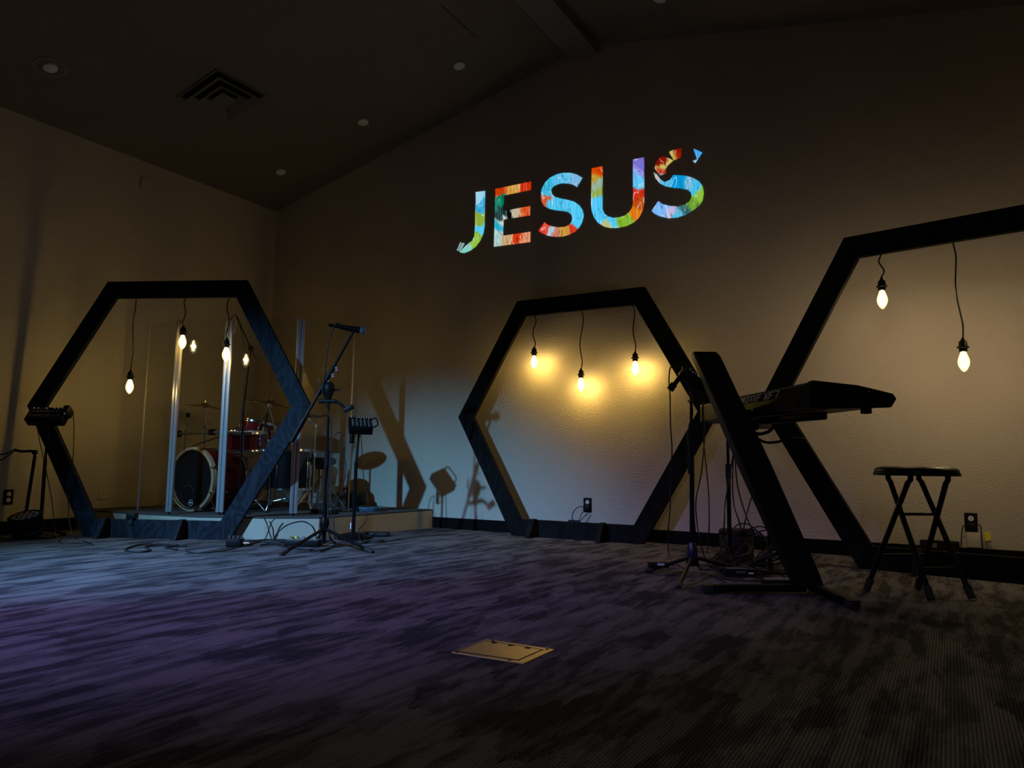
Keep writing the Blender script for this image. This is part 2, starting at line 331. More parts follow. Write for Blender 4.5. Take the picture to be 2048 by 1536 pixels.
CAB={"mic":[[2.736,-1.751,1.594],[2.713,-1.774,1.603],[2.697,-1.79,1.554],[2.673,-1.814,1.406],[2.662,-1.825,1.187],[2.656,-1.83,1.114],[2.673,-1.813,1.025],[2.699,-1.788,0.908],[2.71,-1.777,0.758],[2.707,-1.78,0.581],[2.7,-1.787,0.387],[2.71,-1.777,0.194],[2.721,-1.767,0.073],[2.61,-1.599,0.006],[2.797,-1.889,0.006],[2.64,-1.967,0.006],[2.297,-1.833,0.006],[2.079,-1.827,0.006],[2.165,-2.013,0.006]],"hump":[[2.051,-1.67,0.006],[2.37,-1.928,0.096],[2.414,-1.879,0.151],[2.471,-1.815,0.174],[2.506,-1.776,0.163],[2.537,-1.741,0.12],[2.381,-1.556,0.006],[2.529,-1.742,0.006]],"a":[[2.02,-1.914,0.006],[1.969,-1.732,0.006],[2.059,-1.618,0.006],[2.232,-1.579,0.006],[2.376,-1.515,0.006],[2.425,-1.433,0.006]],"c":[[1.964,-1.704,0.177],[1.982,-1.683,0.123],[2.015,-1.652,0.006],[2.223,-1.719,0.006],[2.361,-1.702,0.006],[2.567,-1.794,0.006]],"d":[[2.041,-1.651,0.173],[2.02,-1.674,0.136],[2.01,-1.686,0.087],[1.993,-1.715,0.006],[2.036,-1.86,0.006]],"g":[[2.525,-1.404,0.006],[2.611,-1.247,0.006],[2.726,-1.207,0.006],[2.805,-1.282,0.006],[2.744,-1.371,0.006],[2.603,-1.434,0.006]],"h":[[2.235,-1.961,0.006],[2.255,-1.865,0.006],[2.506,-1.955,0.006],[2.737,-1.969,0.006],[2.851,-1.99,0.006],[2.812,-1.914,0.006]],"m2a":[[2.33,-1.272,0.841],[2.295,-1.303,0.824],[2.28,-1.318,0.756],[2.278,-1.319,0.617],[2.279,-1.319,0.381],[2.291,-1.308,0.146],[2.432,-1.382,0.006],[2.449,-1.323,0.006]],"m2b":[[2.347,-1.256,0.833],[2.325,-1.276,0.777],[2.346,-1.258,0.658],[2.36,-1.245,0.559],[2.342,-1.261,0.381],[2.31,-1.29,0.283],[2.303,-1.297,0.127],[2.569,-1.546,0.006]],"m2c":[[2.44,-1.172,0.824],[2.449,-1.164,0.7],[2.466,-1.148,0.461],[2.489,-1.127,0.342],[2.495,-1.122,0.224],[2.48,-1.135,0.126],[2.447,-1.165,0.067],[2.644,-1.358,0.006],[2.674,-1.291,0.006]],"m1a":[[0.478,-2.642,0.857],[0.491,-2.617,0.724],[0.507,-2.586,0.591],[0.526,-2.549,0.419],[0.543,-2.516,0.247],[0.554,-2.494,0.075],[0.995,-2.684,0.006],[1.108,-2.641,0.006],[1.22,-2.598,0.006],[1.02,-2.538,0.006]],"m1b":[[0.581,-2.443,0.976],[0.586,-2.432,0.937],[0.592,-2.42,0.788],[0.595,-2.416,0.554],[0.59,-2.424,0.438],[0.581,-2.442,0.341],[0.591,-2.423,0.264],[0.596,-2.412,0.129],[0.773,-2.455,0.006],[1.152,-2.566,0.006],[1.327,-2.638,0.006]],"coil":[[1.881,-2.304,0.006],[1.754,-2.32,0.006],[1.574,-2.333,0.006],[1.565,-2.461,0.006],[1.744,-2.664,0.006],[1.876,-2.706,0.006],[1.947,-2.654,0.006],[1.873,-2.57,0.006],[1.715,-2.503,0.006],[1.659,-2.39,0.006],[1.74,-2.29,0.006],[1.811,-2.317,0.006],[1.848,-2.442,0.006],[2.015,-2.465,0.006]],"left":[[2.155,-2.501,0.006],[2.295,-2.499,0.006],[2.31,-2.318,0.006],[2.174,-2.085,0.006]],"ls":[[0.338,-2.722,0.653],[0.32,-2.757,0.618],[0.304,-2.789,0.587],[0.283,-2.831,0.594],[0.288,-2.822,0.624],[0.313,-2.772,0.633],[0.334,-2.728,0.664]],"h1in":[[0.311,-2.044,0.16],[0.34,-1.998,0.163],[0.364,-1.957,0.179],[0.372,-1.945,0.116]],"k1":[[5.175,-1.568,1.159],[5.145,-1.577,1.168],[5.136,-1.58,1.09],[5.141,-1.579,1.009],[5.142,-1.579,0.837],[5.148,-1.576,0.694],[5.138,-1.58,0.525],[5.134,-1.581,0.356],[5.122,-1.585,0.217],[4.851,-0.768,0.006],[5.002,-1.123,0.006],[5.153,-1.362,0.006]],"k2":[[5.228,-1.521,0.982],[5.249,-1.515,0.939],[5.248,-1.515,0.881],[5.231,-1.52,0.833],[5.225,-1.522,0.753],[5.246,-1.524,0.526],[5.258,-1.521,0.247],[5.234,-1.355,0.006],[5.371,-1.537,0.006],[5.48,-1.731,0.006]],"k3":[[5.311,-1.473,0.868],[5.306,-1.475,0.754],[5.285,-1.48,0.555],[5.256,-1.488,0.413],[5.26,-1.487,0.287],[5.279,-1.482,0.163],[5.177,-0.998,0.006],[5.331,-1.286,0.006]],"k4":[[5.311,-1.443,0.864],[5.293,-1.448,0.769],[5.307,-1.444,0.583],[5.317,-1.442,0.414],[5.314,-1.442,0.231],[5.024,-0.469,0.006],[5.103,-0.843,0.006]],"k5":[[5.5,-1.612,0.667],[5.477,-1.617,0.532],[5.454,-1.622,0.398],[5.448,-1.624,0.292],[5.138,-0.56,0.006],[5.203,-0.979,0.006]],"k6":[[5.502,-1.611,0.667],[5.495,-1.613,0.533],[5.5,-1.612,0.4],[5.528,-1.605,0.295],[5.294,-0.446,0.006],[5.528,-1.019,0.006]],"k7":[[5.51,-1.609,0.667],[5.519,-1.607,0.507],[5.554,-1.599,0.361],[5.601,-1.588,0.245],[5.505,-0.762,0.006],[5.658,-1.176,0.006]],"k8":[[5.611,-1.586,0.469],[5.588,-1.591,0.442],[5.569,-1.596,0.375],[5.547,-1.601,0.282],[5.279,-0.621,0.006],[5.35,-1.013,0.006]],"k9":[[5.337,-1.516,0.006],[5.408,-1.576,0.006],[5.499,-1.618,0.006],[5.596,-1.591,0.006],[5.678,-1.493,0.006],[5.771,-1.587,0.006]],"k10":[[5.222,-1.314,0.006],[5.336,-1.307,0.006],[5.524,-1.385,0.006],[5.648,-1.472,0.006],[5.772,-1.662,0.006]],"k11":[[5.543,-0.876,0.006],[5.662,-1.243,0.006],[5.746,-1.445,0.006]],"k12":[[5.79,-0.699,0.006],[5.901,-0.675,0.006],[6.02,-0.748,0.006]],"o1":[[3.893,-0.053,0.26],[3.852,-0.072,0.255],[3.815,-0.09,0.222],[3.8,-0.096,0.164],[3.822,-0.086,0.132]],"o2":[[3.919,-0.041,0.207],[3.889,-0.055,0.174],[3.86,-0.069,0.141]],"r1":[[6.575,-0.059,0.249],[6.56,-0.059,0.229],[6.552,-0.059,0.168],[6.546,-0.059,0.102]],"r2":[[6.649,-0.061,0.256],[6.661,-0.061,0.241],[6.661,-0.061,0.175],[6.663,-0.061,0.097]],"oh":[[1.452,-1.679,1.716],[1.446,-1.686,1.757],[1.457,-1.673,1.796],[1.474,-1.652,1.794],[1.491,-1.631,1.721],[1.51,-1.608,1.597],[1.522,-1.593,1.514],[1.522,-1.593,1.347],[1.526,-1.588,1.14],[1.517,-1.599,0.955],[1.514,-1.603,0.811]]}

# ------------------------------------------------------------------ room
RX, RZ, EZ, LS, RS = 3.87, 4.317, 3.436, 0.2277, 0.20
XR, YB = 9.6, -9.2
zr_ = RZ-RS*(XR-RX)
MB().box((XR/2, YB/2, -0.05), (XR+0.4, -YB+0.4, 0.1)).build('floor', M_CARPET, structure=True)
MB().prism([(-0.1, 0, 0), (XR+0.1, 0, 0), (XR+0.1, 0, zr_+0.05), (RX, 0, RZ+0.05), (-0.1, 0, EZ+0.05)], (0, 0.12, 0)).build('wall_stage', M_WALL, structure=True)
MB().box((-0.06, YB/2, EZ/2+0.02), (0.12, -YB, EZ+0.04)).build('wall_left', M_WALL, structure=True)
MB().box((XR+0.06, YB/2, zr_/2), (0.12, -YB, zr_)).build('wall_right', M_WALL, structure=True)
MB().prism([(-0.1, YB, 0), (XR+0.1, YB, 0), (XR+0.1, YB, zr_), (RX, YB, RZ), (-0.1, YB, EZ)], (0, -0.12, 0)).build('wall_back', M_WALL, structure=True)
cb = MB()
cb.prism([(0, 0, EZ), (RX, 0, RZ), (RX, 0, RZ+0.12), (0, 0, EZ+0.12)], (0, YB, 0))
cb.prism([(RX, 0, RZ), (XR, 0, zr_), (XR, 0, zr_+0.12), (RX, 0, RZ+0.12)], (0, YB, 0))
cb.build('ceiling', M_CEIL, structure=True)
MB().prism([(3.74, 0, 4.20), (4.0, 0, 4.20), (4.0, 0, 4.36), (3.74, 0, 4.36)], (0, YB, 0)).build('trim_ridge_beam', M_BEAM, structure=True)
MB().box((XR/2, -0.006, 0.05), (XR, 0.012, 0.10)).build('baseboard_stage', M_BASE, structure=True)
MB().box((0.006, YB/2, 0.05), (0.012, -YB, 0.10)).build('baseboard_left', M_BASE, structure=True)
def on_ceiling(x, y): return V((x, y, EZ+LS*x if x < RX else RZ-RS*(x-RX)))
NL = V((LS, 0, -1)).normalized(); NR = V((-RS, 0, -1)).normalized()
MB().box((3.232, -1.05, 4.1725-0.001), (0.006, 0.5, 0.004), frame((1, 0, LS), (0, 1, 0), (-LS, 0, 1))).build('trim_seam', M_VOID, structure=True)

# recessed ceiling lights (switched off)
for i, (x, y, big, lab) in enumerate([
        (0.688, -2.861, 1, 'recessed ceiling light with a wide ring, above the left wall near the camera'),
        (2.925, -0.602, 0, 'unlit recessed ceiling light nearest the ridge beam on the left slope'),
        (1.807, -0.588, 0, 'unlit recessed ceiling light, middle one of the row along the stage wall'),
        (0.662, -0.555, 0, 'unlit recessed ceiling light closest to the back left corner'),
        (4.766, -0.59, 0, 'unlit recessed ceiling light on the right slope beyond the ridge beam')]):
    c = on_ceiling(x, y); n = NL if x < RX else NR
    t = thing('recessed_light', lab, 'ceiling light', c, 'recessed ceiling lights')
    R0 = 0.115 if big else 0.062
    MB().lathe([(R0-0.02, 0.0), (R0-0.02, 0.004), (R0, 0.004), (R0, -0.004)], c, n).build('trim_ring', M_CEIL if not big else M_VENT, t, 40)
    MB().lathe([(0, 0.022), (0.03, 0.022), (0.05, 0.015), (0.052, 0.002), (0.05, -0.005)], c, n).build('lens', M_LENS, t, 40)

# square ceiling air diffuser
c0 = on_ceiling(1.26, -1.74)
t = thing('air_diffuser', 'square louvred air diffuser in the sloping ceiling', 'vent', c0)
ex, ey = V((1, 0, LS)).normalized(), V((0, 1, 0)); Fm = frame(ex, ey, -NL)
def cone_ring(a, za, b, zb, th=0.004):
    """a square ring sloping from half width a at height za out to half width b at height zb"""
    mb = MB()
    P = lambda h, z: [mb.bm.verts.new(c0+Fm @ V((sx*h, sy*h, z))) for sx, sy in ((1, 1), (-1, 1), (-1, -1), (1, -1))]
    r = [P(a, za), P(b, zb), P(b, zb+th), P(a, za+th)]
    for i in range(4):
        A_, B_ = r[i], r[(i+1) % 4]
        for k in range(4): mb.bm.faces.new((A_[k], A_[(k+1) % 4], B_[(k+1) % 4], B_[k]))
    return mb
MB().box(c0+Fm @ V((0, 0, -0.0015)), (0.50, 0.50, 0.003), Fm).build('throat', M_VOID, t)
cone_ring(0.235, -0.002, 0.262, -0.010).build('frame', M_CEIL, t)
for a_ in (0.165, 0.085):
    cone_ring(a_, -0.012, a_+0.055, -0.045).build('louvre', M_CEIL, t)
MB().box(c0+Fm @ V((0, 0, -0.045)), (0.15, 0.15, 0.006), Fm).build('centre_panel', M_CEIL, t)

# small painted grille high on the left wall
t = thing('wall_grille', 'small wall coloured grille high on the left wall', 'vent', (0, -1.5, 3.16))
MB().box((0.008, -1.5, 3.22), (0.016, 0.30, 0.11), bev=0.003).build('cover', M_WALL, t)
for k in range(3):
    MB().box((0.0175, -1.5, 3.19+0.03*k), (0.004, 0.26, 0.006)).build('slot', M_WALL, t)

# ------------------------------------------------------------------ JESUS: glowing letter meshes standing in for projected light
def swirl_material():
    m = bpy.data.materials.new('projection_glow_swirl'); m.use_nodes = True; nt = m.node_tree; nt.nodes.clear(); L = nt.links.new
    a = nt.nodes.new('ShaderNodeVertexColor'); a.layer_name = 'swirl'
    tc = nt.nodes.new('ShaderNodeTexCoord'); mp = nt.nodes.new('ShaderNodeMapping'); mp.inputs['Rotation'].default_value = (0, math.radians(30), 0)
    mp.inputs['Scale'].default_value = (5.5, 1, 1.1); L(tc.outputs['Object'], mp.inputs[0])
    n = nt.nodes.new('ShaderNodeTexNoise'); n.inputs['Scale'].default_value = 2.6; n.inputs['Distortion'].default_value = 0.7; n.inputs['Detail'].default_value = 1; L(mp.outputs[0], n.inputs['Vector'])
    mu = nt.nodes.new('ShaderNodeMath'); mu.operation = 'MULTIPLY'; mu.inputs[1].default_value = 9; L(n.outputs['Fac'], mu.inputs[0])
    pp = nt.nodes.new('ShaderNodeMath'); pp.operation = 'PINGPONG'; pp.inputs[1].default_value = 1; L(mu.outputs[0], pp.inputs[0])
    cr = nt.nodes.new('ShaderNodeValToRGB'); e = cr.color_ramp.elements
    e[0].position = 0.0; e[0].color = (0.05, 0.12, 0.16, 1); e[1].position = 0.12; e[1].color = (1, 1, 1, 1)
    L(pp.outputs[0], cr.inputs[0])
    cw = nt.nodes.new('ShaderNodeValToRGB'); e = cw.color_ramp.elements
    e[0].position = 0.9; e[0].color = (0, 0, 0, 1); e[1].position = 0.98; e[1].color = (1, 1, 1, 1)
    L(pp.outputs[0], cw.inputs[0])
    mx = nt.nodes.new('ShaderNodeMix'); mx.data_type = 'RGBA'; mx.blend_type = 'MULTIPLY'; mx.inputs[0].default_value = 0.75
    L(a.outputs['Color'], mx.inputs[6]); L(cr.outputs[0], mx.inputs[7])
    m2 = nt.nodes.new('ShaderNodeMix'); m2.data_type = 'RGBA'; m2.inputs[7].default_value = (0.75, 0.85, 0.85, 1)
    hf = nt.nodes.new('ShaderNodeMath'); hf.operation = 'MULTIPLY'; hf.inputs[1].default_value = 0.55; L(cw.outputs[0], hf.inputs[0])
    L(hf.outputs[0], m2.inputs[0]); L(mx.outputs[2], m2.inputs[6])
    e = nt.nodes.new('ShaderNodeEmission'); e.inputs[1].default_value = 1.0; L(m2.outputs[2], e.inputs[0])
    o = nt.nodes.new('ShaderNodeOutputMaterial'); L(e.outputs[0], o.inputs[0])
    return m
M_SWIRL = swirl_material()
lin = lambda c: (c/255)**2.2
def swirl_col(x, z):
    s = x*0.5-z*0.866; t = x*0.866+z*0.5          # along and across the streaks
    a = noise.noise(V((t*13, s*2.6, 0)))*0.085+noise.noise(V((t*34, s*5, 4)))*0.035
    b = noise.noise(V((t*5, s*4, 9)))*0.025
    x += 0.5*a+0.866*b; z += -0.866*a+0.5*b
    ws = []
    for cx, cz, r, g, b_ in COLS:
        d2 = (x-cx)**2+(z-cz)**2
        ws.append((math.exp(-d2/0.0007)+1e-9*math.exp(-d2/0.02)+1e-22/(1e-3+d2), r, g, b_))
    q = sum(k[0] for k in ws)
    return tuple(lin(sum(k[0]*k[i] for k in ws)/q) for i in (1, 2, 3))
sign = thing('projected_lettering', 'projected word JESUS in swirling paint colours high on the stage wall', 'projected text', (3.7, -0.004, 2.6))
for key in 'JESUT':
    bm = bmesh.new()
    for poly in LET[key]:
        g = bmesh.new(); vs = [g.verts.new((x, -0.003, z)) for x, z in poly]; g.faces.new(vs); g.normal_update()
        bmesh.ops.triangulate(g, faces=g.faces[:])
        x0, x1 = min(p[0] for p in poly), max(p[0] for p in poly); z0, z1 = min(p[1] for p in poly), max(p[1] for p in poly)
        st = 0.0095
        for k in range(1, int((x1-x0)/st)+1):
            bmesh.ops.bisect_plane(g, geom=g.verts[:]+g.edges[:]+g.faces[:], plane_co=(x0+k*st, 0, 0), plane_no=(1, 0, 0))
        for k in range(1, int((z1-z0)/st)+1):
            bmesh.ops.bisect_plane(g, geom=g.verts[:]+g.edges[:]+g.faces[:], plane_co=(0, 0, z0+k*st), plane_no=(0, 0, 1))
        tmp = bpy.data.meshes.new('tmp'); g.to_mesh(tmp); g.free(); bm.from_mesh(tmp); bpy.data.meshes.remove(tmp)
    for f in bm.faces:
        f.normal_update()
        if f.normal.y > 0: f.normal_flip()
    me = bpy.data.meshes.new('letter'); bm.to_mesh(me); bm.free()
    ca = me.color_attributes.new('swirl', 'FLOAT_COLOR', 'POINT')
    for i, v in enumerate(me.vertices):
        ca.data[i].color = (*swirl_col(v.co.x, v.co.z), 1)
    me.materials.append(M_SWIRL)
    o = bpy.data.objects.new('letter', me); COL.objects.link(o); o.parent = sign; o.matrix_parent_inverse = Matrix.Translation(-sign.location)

# ------------------------------------------------------------------ hexagon frames and pendants
SIDE = 1.1815
def hexagon(x, y, a, lean, m, label, feet, SIDE=1.1815):
    s3 = SIDE*math.sqrt(3)/2; A = V((math.cos(a), math.sin(a), 0)); n = V((-math.sin(a), math.cos(a), 0))
    Z = V((0, 0, math.cos(lean)))+n*math.sin(lean); nn = A.cross(Z)*-1  # away from the front
    base = V((x, y, 0)); t = thing('hexagon_frame', label, 'hexagon frame', base, 'black wooden hexagon frames')
    P = lambda r, k: base+A*(r*math.cos(k*PI/3))+Z*(s3+r*math.sin(k*PI/3))
    W, T = 0.14, 0.04; ri = SIDE-W/math.cos(PI/6)
    back = n*T
    for k in range(6):
        MB().prism([P(SIDE-0.0008, k), P(SIDE-0.0008, k+1), P(ri, k+1), P(ri, k)], back).build('board', m, t, bevel=0.003)
    for q in feet:
        c = base+A*q
        MB().prism([c-A*0.02, c-A*0.02-n*0.14, c-A*0.02-n*0.05+V((0, 0, 0.15)), c-A*0.02+V((0, 0, 0.15))], A*0.04).build('foot', m, t, bevel=0.002)
    def plane_pt(px, z, off=0.02):
        """a point of the frame's own plane, px along it from its middle"""
        return base+A*px+Z*(z/math.cos(lean))+n*off
    return t, plane_pt, A, n
H1 = (1.213, -2.088, 0.437, 0.035); H2 = (3.8697, -0.20, 0.0072, 0.0263); H3 = (6.584, -0.796, -0.197, -0.024)
h1, p1, A1, n1 = hexagon(*H1, M_HEX, 'hexagon frame of bluish black stained boards in front of the drum kit', (-0.40, 0.22))
h2, p2, A2, n2 = hexagon(*H2, M_HEXB, 'black wooden hexagon frame against the stage wall, under the projected word', (-0.36, 0.26), 1.1733)
h3, p3, A3, n3 = hexagon(*H3, M_HEXB, 'black wooden hexagon frame behind the stool, cut by the right edge', (-0.25, 0.35))

def pendant(top, end, label, gain=1.0, tint=None):
    """a cord from the frame's top board down to a socket and a lit filament bulb; end = middle of the bulb"""
    top, end = V(top), V(end); bt = end+V((0, 0, 0.055)); sock = bt+V((0, 0, 0.05))
    t = thing('pendant_bulb', label, 'pendant light', V(top), 'filament bulbs hanging in the hexagon frames')
    d = sock-top; side = V((0.7, 0.4, 0)); L_ = d.length; ph = random.random()*6; am = 0.010+0.012*random.random()
    pts = [top+V((0, 0, 0.0))]+[top+d*k/7+side*am*math.sin(ph+k*1.15)*(1 if 0 < k < 7 else 0) for k in range(1, 7)]+[sock]
    MB().tube(pts, 0.0048, 6, 5).build('cord', M_CORD, t, 60)
    MB().lathe([(0, 0.018), (0.007, 0.018), (0.010, 0.004), (0.020, -0.004), (0.023, -0.03), (0.031, -0.034), (0.031, -0.040), (0.022, -0.043), (0.020, -0.062), (0, -0.062)], sock, seg=20).build('socket', M_BLKM, t, 40)
    MB().lathe([(0.012, 0.002), (0.013, -0.010), (0.020, -0.030), (0.0285, -0.055), (0.0305, -0.072), (0.027, -0.092), (0.017, -0.112), (0.007, -0.124), (0.0, -0.127)], bt, seg=24).build('bulb', M_BULB, t, 60); gl = bpy.context.scene.collection.objects[-1]
    f = MB()
    for k in range(6):
        an = k*PI/3; c, s_ = math.cos(an), math.sin(an)
        f.tube([bt+V((0.006*c, 0.006*s_, -0.022)), bt+V((0.015*c, 0.015*s_, -0.060)), bt+V((0.009*c, 0.009*s_, -0.104))], 0.0022, 5)
    f.cyl(bt+V((0, 0, -0.0)), bt+V((0, 0, -0.03)), 0.004, seg=8)
    f.build('filament', M_FIL, gl)
    filament_profile(lamp('bulb_light', 'POINT', end+V((0, 0, -0.008)), BULB_POWER*gain, tint or BULB_COLOR, parent=t, shadow_soft_size=0.02).data)
for fn, H, ztop, rows, gain, tint in (
    (p1, H1, 1.8955, [((0.909, -2.230), (0.904, -2.232, 1.196), 'lit filament bulb hanging lowest in the left hexagon, at its left'),
                     ((1.290, -2.052), (1.286, -2.053, 1.555), 'lit filament bulb on the shortest cord in the left hexagon'),
                     ((1.621, -1.897), (1.621, -1.897, 1.454), 'lit filament bulb nearest the right end of the left hexagon top')], 0.98, (1.0, 0.64, 0.09)),
    (p2, H2, 1.889, [((3.458, -0.183), (3.457, -0.183, 1.491), 'lit filament bulb at the left in the middle hexagon, by the wall'),
                     ((3.908, -0.18), (3.901, -0.18, 1.277), 'lit filament bulb hanging lowest in the middle hexagon'),
                     ((4.362, -0.176), (4.376, -0.176, 1.388), 'lit filament bulb at the right in the middle hexagon')], 1.75, None),
    (p3, H3, 1.9045, [((6.212, -0.722), (6.207, -0.721, 1.634), 'lit filament bulb on the short cord in the right hexagon'),
                     ((6.586, -0.797), (6.609, -0.801, 1.221), 'lit filament bulb on the long cord in the right hexagon'),
                     ((7.03, -0.885), (7.03, -0.885, 1.50), 'lit filament bulb beyond the right edge of the photo')], 2.1, (1.0, 0.74, 0.42))):
    A = V((math.cos(H[2]), math.sin(H[2]), 0)); n = V((-math.sin(H[2]), math.cos(H[2]), 0)); b = V((H[0], H[1], 0))
    for (tx, ty), e, lab in rows:
        lean = n*(ztop*math.tan(H[3])+0.008)
        qa = (V((tx, ty, 0))-b).dot(A); qb = (V((e[0], e[1], 0))-b).dot(A)
        tp = b+A*qa+lean+V((0, 0, ztop)); en = b+A*qb+lean+V((0, 0, e[2]))
        pendant(tp, en, lab, gain, tint)

# ------------------------------------------------------------------ drum riser
RT = 0.17
rp = [(0.014, -2.02), (0.70, -2.00), (1.45, -1.90), (1.93, -1.66), (2.243, -1.40), (2.31, -0.013), (0.014, -0.013)]
t = thing('drum_riser', 'low tan painted platform with a dark top carrying the drum kit', 'platform', (1.2, -1.0, 0))
MB().prism([(x, y, 0) for x, y in rp], (0, 0, RT-0.012)).build('riser_body', M_RISER, t)
cx0, cy0 = 1.1, -1.0
MB().prism([(cx0+(x-cx0)*1.0, cy0+(y-cy0)*1.0, RT-0.012) for x, y in rp], (0, 0, 0.012)).build('top_covering', M_RTOP, t)

# ------------------------------------------------------------------ drum shield: clear panels between metal posts
posts = [(0.545, -1.815, 1.635), (1.126, -1.925, 1.55), (1.45, -1.70, 1.56), (2.0, -1.44, 1.57), (1.985, -0.80, 1.60)]
t = thing('drum_shield', 'clear acrylic drum shield of hinged panels with metal posts', 'drum shield', (1.3, -1.6, RT))
for i, (x, y, h) in enumerate(posts):
    if i in (0, 4):
        MB().box((x, y, RT+h/2+0.003), (0.010, 0.010, h)).build('edge_strip', M_ALUF, t)
        continue
    d = (V((*posts[i+1][:2], 0))-V((*posts[i-1][:2], 0))).normalized(); nq = V((-d.y, d.x, 0)); Fp = frame(d, nq, (0, 0, 1))
    po = MB()
    for sx in (-1, 1):
        po.box(V((x, y, RT+0.02+h/2))+d*0.017*sx, (0.026, 0.022, h), Fp, 0.003)
    po.cyl((x, y, RT+0.02), (x, y, RT+h+0.03), 0.005, seg=10)
    po.build('post', M_ALUF, t, 40)
    MB().cyl((x, y, RT), (x, y, RT+0.022), 0.008, seg=10).build('post_foot', M_BLK, t, 40)
for a, b in zip(posts, posts[1:]):
    A, B = V((a[0], a[1], 0)), V((b[0], b[1], 0)); d = (B-A).normalized(); nq = V((-d.y, d.x, 0)); hh = min(a[2], b[2])+0.01
    q = A+d*0.03; ln = (B-A).length-0.06
    MB().box(q+d*ln/2+V((0, 0, RT+0.03+hh/2)), (ln, 0.006, hh), frame(d, nq, (0, 0, 1))).build('acrylic_panel', M_ACR, t)

# ------------------------------------------------------------------ drum kit
G = 'drums of the kit on the riser'
ax = V((-0.04, 1.0, 0)).normalized()
t = thing('bass_drum', 'bass drum with black front head, pale hoop and red shell', 'drum', (1.03, -1.43, RT), G)
f0 = V((0.955, -1.615, 0.443)); f1 = f0+ax*0.40; R = 0.262
MB().lathe([(R-0.006, 0.03), (R-0.006, 0.37)], f0, ax, 48).build('shell', M_RED, t, 60)
for c, nm in ((f0, 'front_hoop'), (f1-ax*0.035, 'rear_hoop')):
    MB().lathe([(R-0.018, 0), (R+0.010, 0), (R+0.010, 0.038), (R-0.018, 0.038), (R-0.018, 0)], c, ax, 56).build(nm, M_HOOP, t, 40)
    mc = MB()
    mc.lathe([(R-0.019, -0.001), (R-0.0185, -0.006), (R-0.010, -0.006), (R-0.009, -0.001)], c, ax, 56).build('rim_line', M_CHR, t, 40)
hd = MB().lathe([(0, 0.012), (R-0.018, 0.014)], f0, ax, 48).build('front_head', M_HEAD, t)
MB().lathe([(0, 0.38), (R-0.018, 0.38)], f0, ax, 48).build('rear_head', M_HEAD, t)
sx_ = V((-ax.y, ax.x, 0)); 
lg = f0-ax*0.0+V((0, 0, -0.215))+(-sx_)*0.0
MB().lathe([(0.022, 0.0105), (0.026, 0.0105)], f0+V((0, 0, -0.20))-ax*0.003, ax, 24).build('maker_badge', M_PRINT, hd)
MB().box(f0+V((0, 0, -0.20))+ax*0.0075, (0.03, 0.001, 0.009), frame(sx_, ax, (0, 0, 1))).build('badge_lettering', M_PRINT, hd)
MB().lathe([(0.075, 0.009), (0.079, 0.009), (0.079, 0.012)], f0+V((0, 0, -0.13))+sx_*0.05, ax, 40).build('port_ring', M_CHR, hd, 40)
for k in range(8):
    an = (k+0.5)*PI/4; rv = sx_*math.cos(an)+V((0, 0, 1))*math.sin(an)
    lb = MB(); lb.cyl(f0+rv*(R+0.018)-ax*0.012, f0+rv*(R+0.018)+ax*0.14, 0.0045, seg=8)
    lb.box(f0+rv*(R+0.012)+ax*0.012, (0.022, 0.04, 0.022), frame(sx_, ax, (0, 0, 1)), 0.003)
    lb.box(f0+rv*(R+0.008)+ax*0.15, (0.016, 0.035, 0.02), frame(sx_, ax, (0, 0, 1)), 0.003)
    lb.build('tension_rod', M_CHR, t, 40)
for s in (-1, 1):
    a = f0+sx_*s*0.20+ax*0.05+V((0, 0, -0.17)); 
    MB().tube([a, a+sx_*s*0.08+V((0, 0, -0.060))-ax*0.03, V((a.x, a.y, RT+0.006))+sx_*s*0.12-ax*0.05], 0.006, 8).build('spur', M_CHR, t, 60)

def drum(name, label, c, axis, rad, h, shell, head, lugs=6):
    axis = V(axis).normalized(); c = V(c)
    t = thing(name, label, 'drum', c, G)
    MB().lathe([(rad-0.006, 0.0), (rad-0.006, h)], c, axis, 40).build('shell', shell, t, 60)
    MB().lathe([(0, h+0.002), (rad-0.004, h+0.002)], c, axis, 40).build('batter_head', head, t)
    MB().lathe([(0, -0.002), (rad-0.004, -0.002)], c, axis, 40).build('resonant_head', head, t)
    for z in (h-0.012, -0.008):
        MB().lathe([(rad-0.004, z), (rad+0.006, z), (rad+0.007, z+0.004), (rad+0.003, z+0.014), (rad+0.003, z+0.022), (rad-0.001, z+0.022), (rad-0.004, z)], c, axis, 40).build('rim', M_CHR, t, 40)
    q = axis.to_track_quat('Z', 'Y')
    for k in range(lugs):
        an = 2*PI*k/lugs+0.3; rv = q @ V((math.cos(an), math.sin(an), 0))
        lb = MB().cyl(c+rv*(rad+0.004), c+rv*(rad+0.004)+axis*h, 0.0035, seg=8)
        lb.box(c+rv*(rad+0.002)+axis*h*0.5, (0.014, 0.014, h*0.4), q.to_matrix(), 0.003)
        lb.build('lug', M_CHR, t, 40)
    return t
drum('snare_drum', 'red snare drum with chrome rims standing beside the bass drum', (1.33, -1.40, 0.695), (0.05, -0.08, 1), 0.185, 0.15, M_RED, M_COAT, 8)
drum('rack_tom', 'small dark red tom tilted behind the snare drum', (1.12, -1.12, 0.805), (0.14, 0.12, 1), 0.15, 0.15, M_RED, M_COAT)
drum('floor_tom', 'deep black floor tom behind the right arm of the left hexagon', (1.53, -1.08, 0.36), (0, 0, 1), 0.18, 0.34, M_BLKM, M_COAT, 8)
ft = thing('floor_tom_stand', 'chrome legs under the deep floor tom', 'drum stand', (1.53, -1.08, RT))
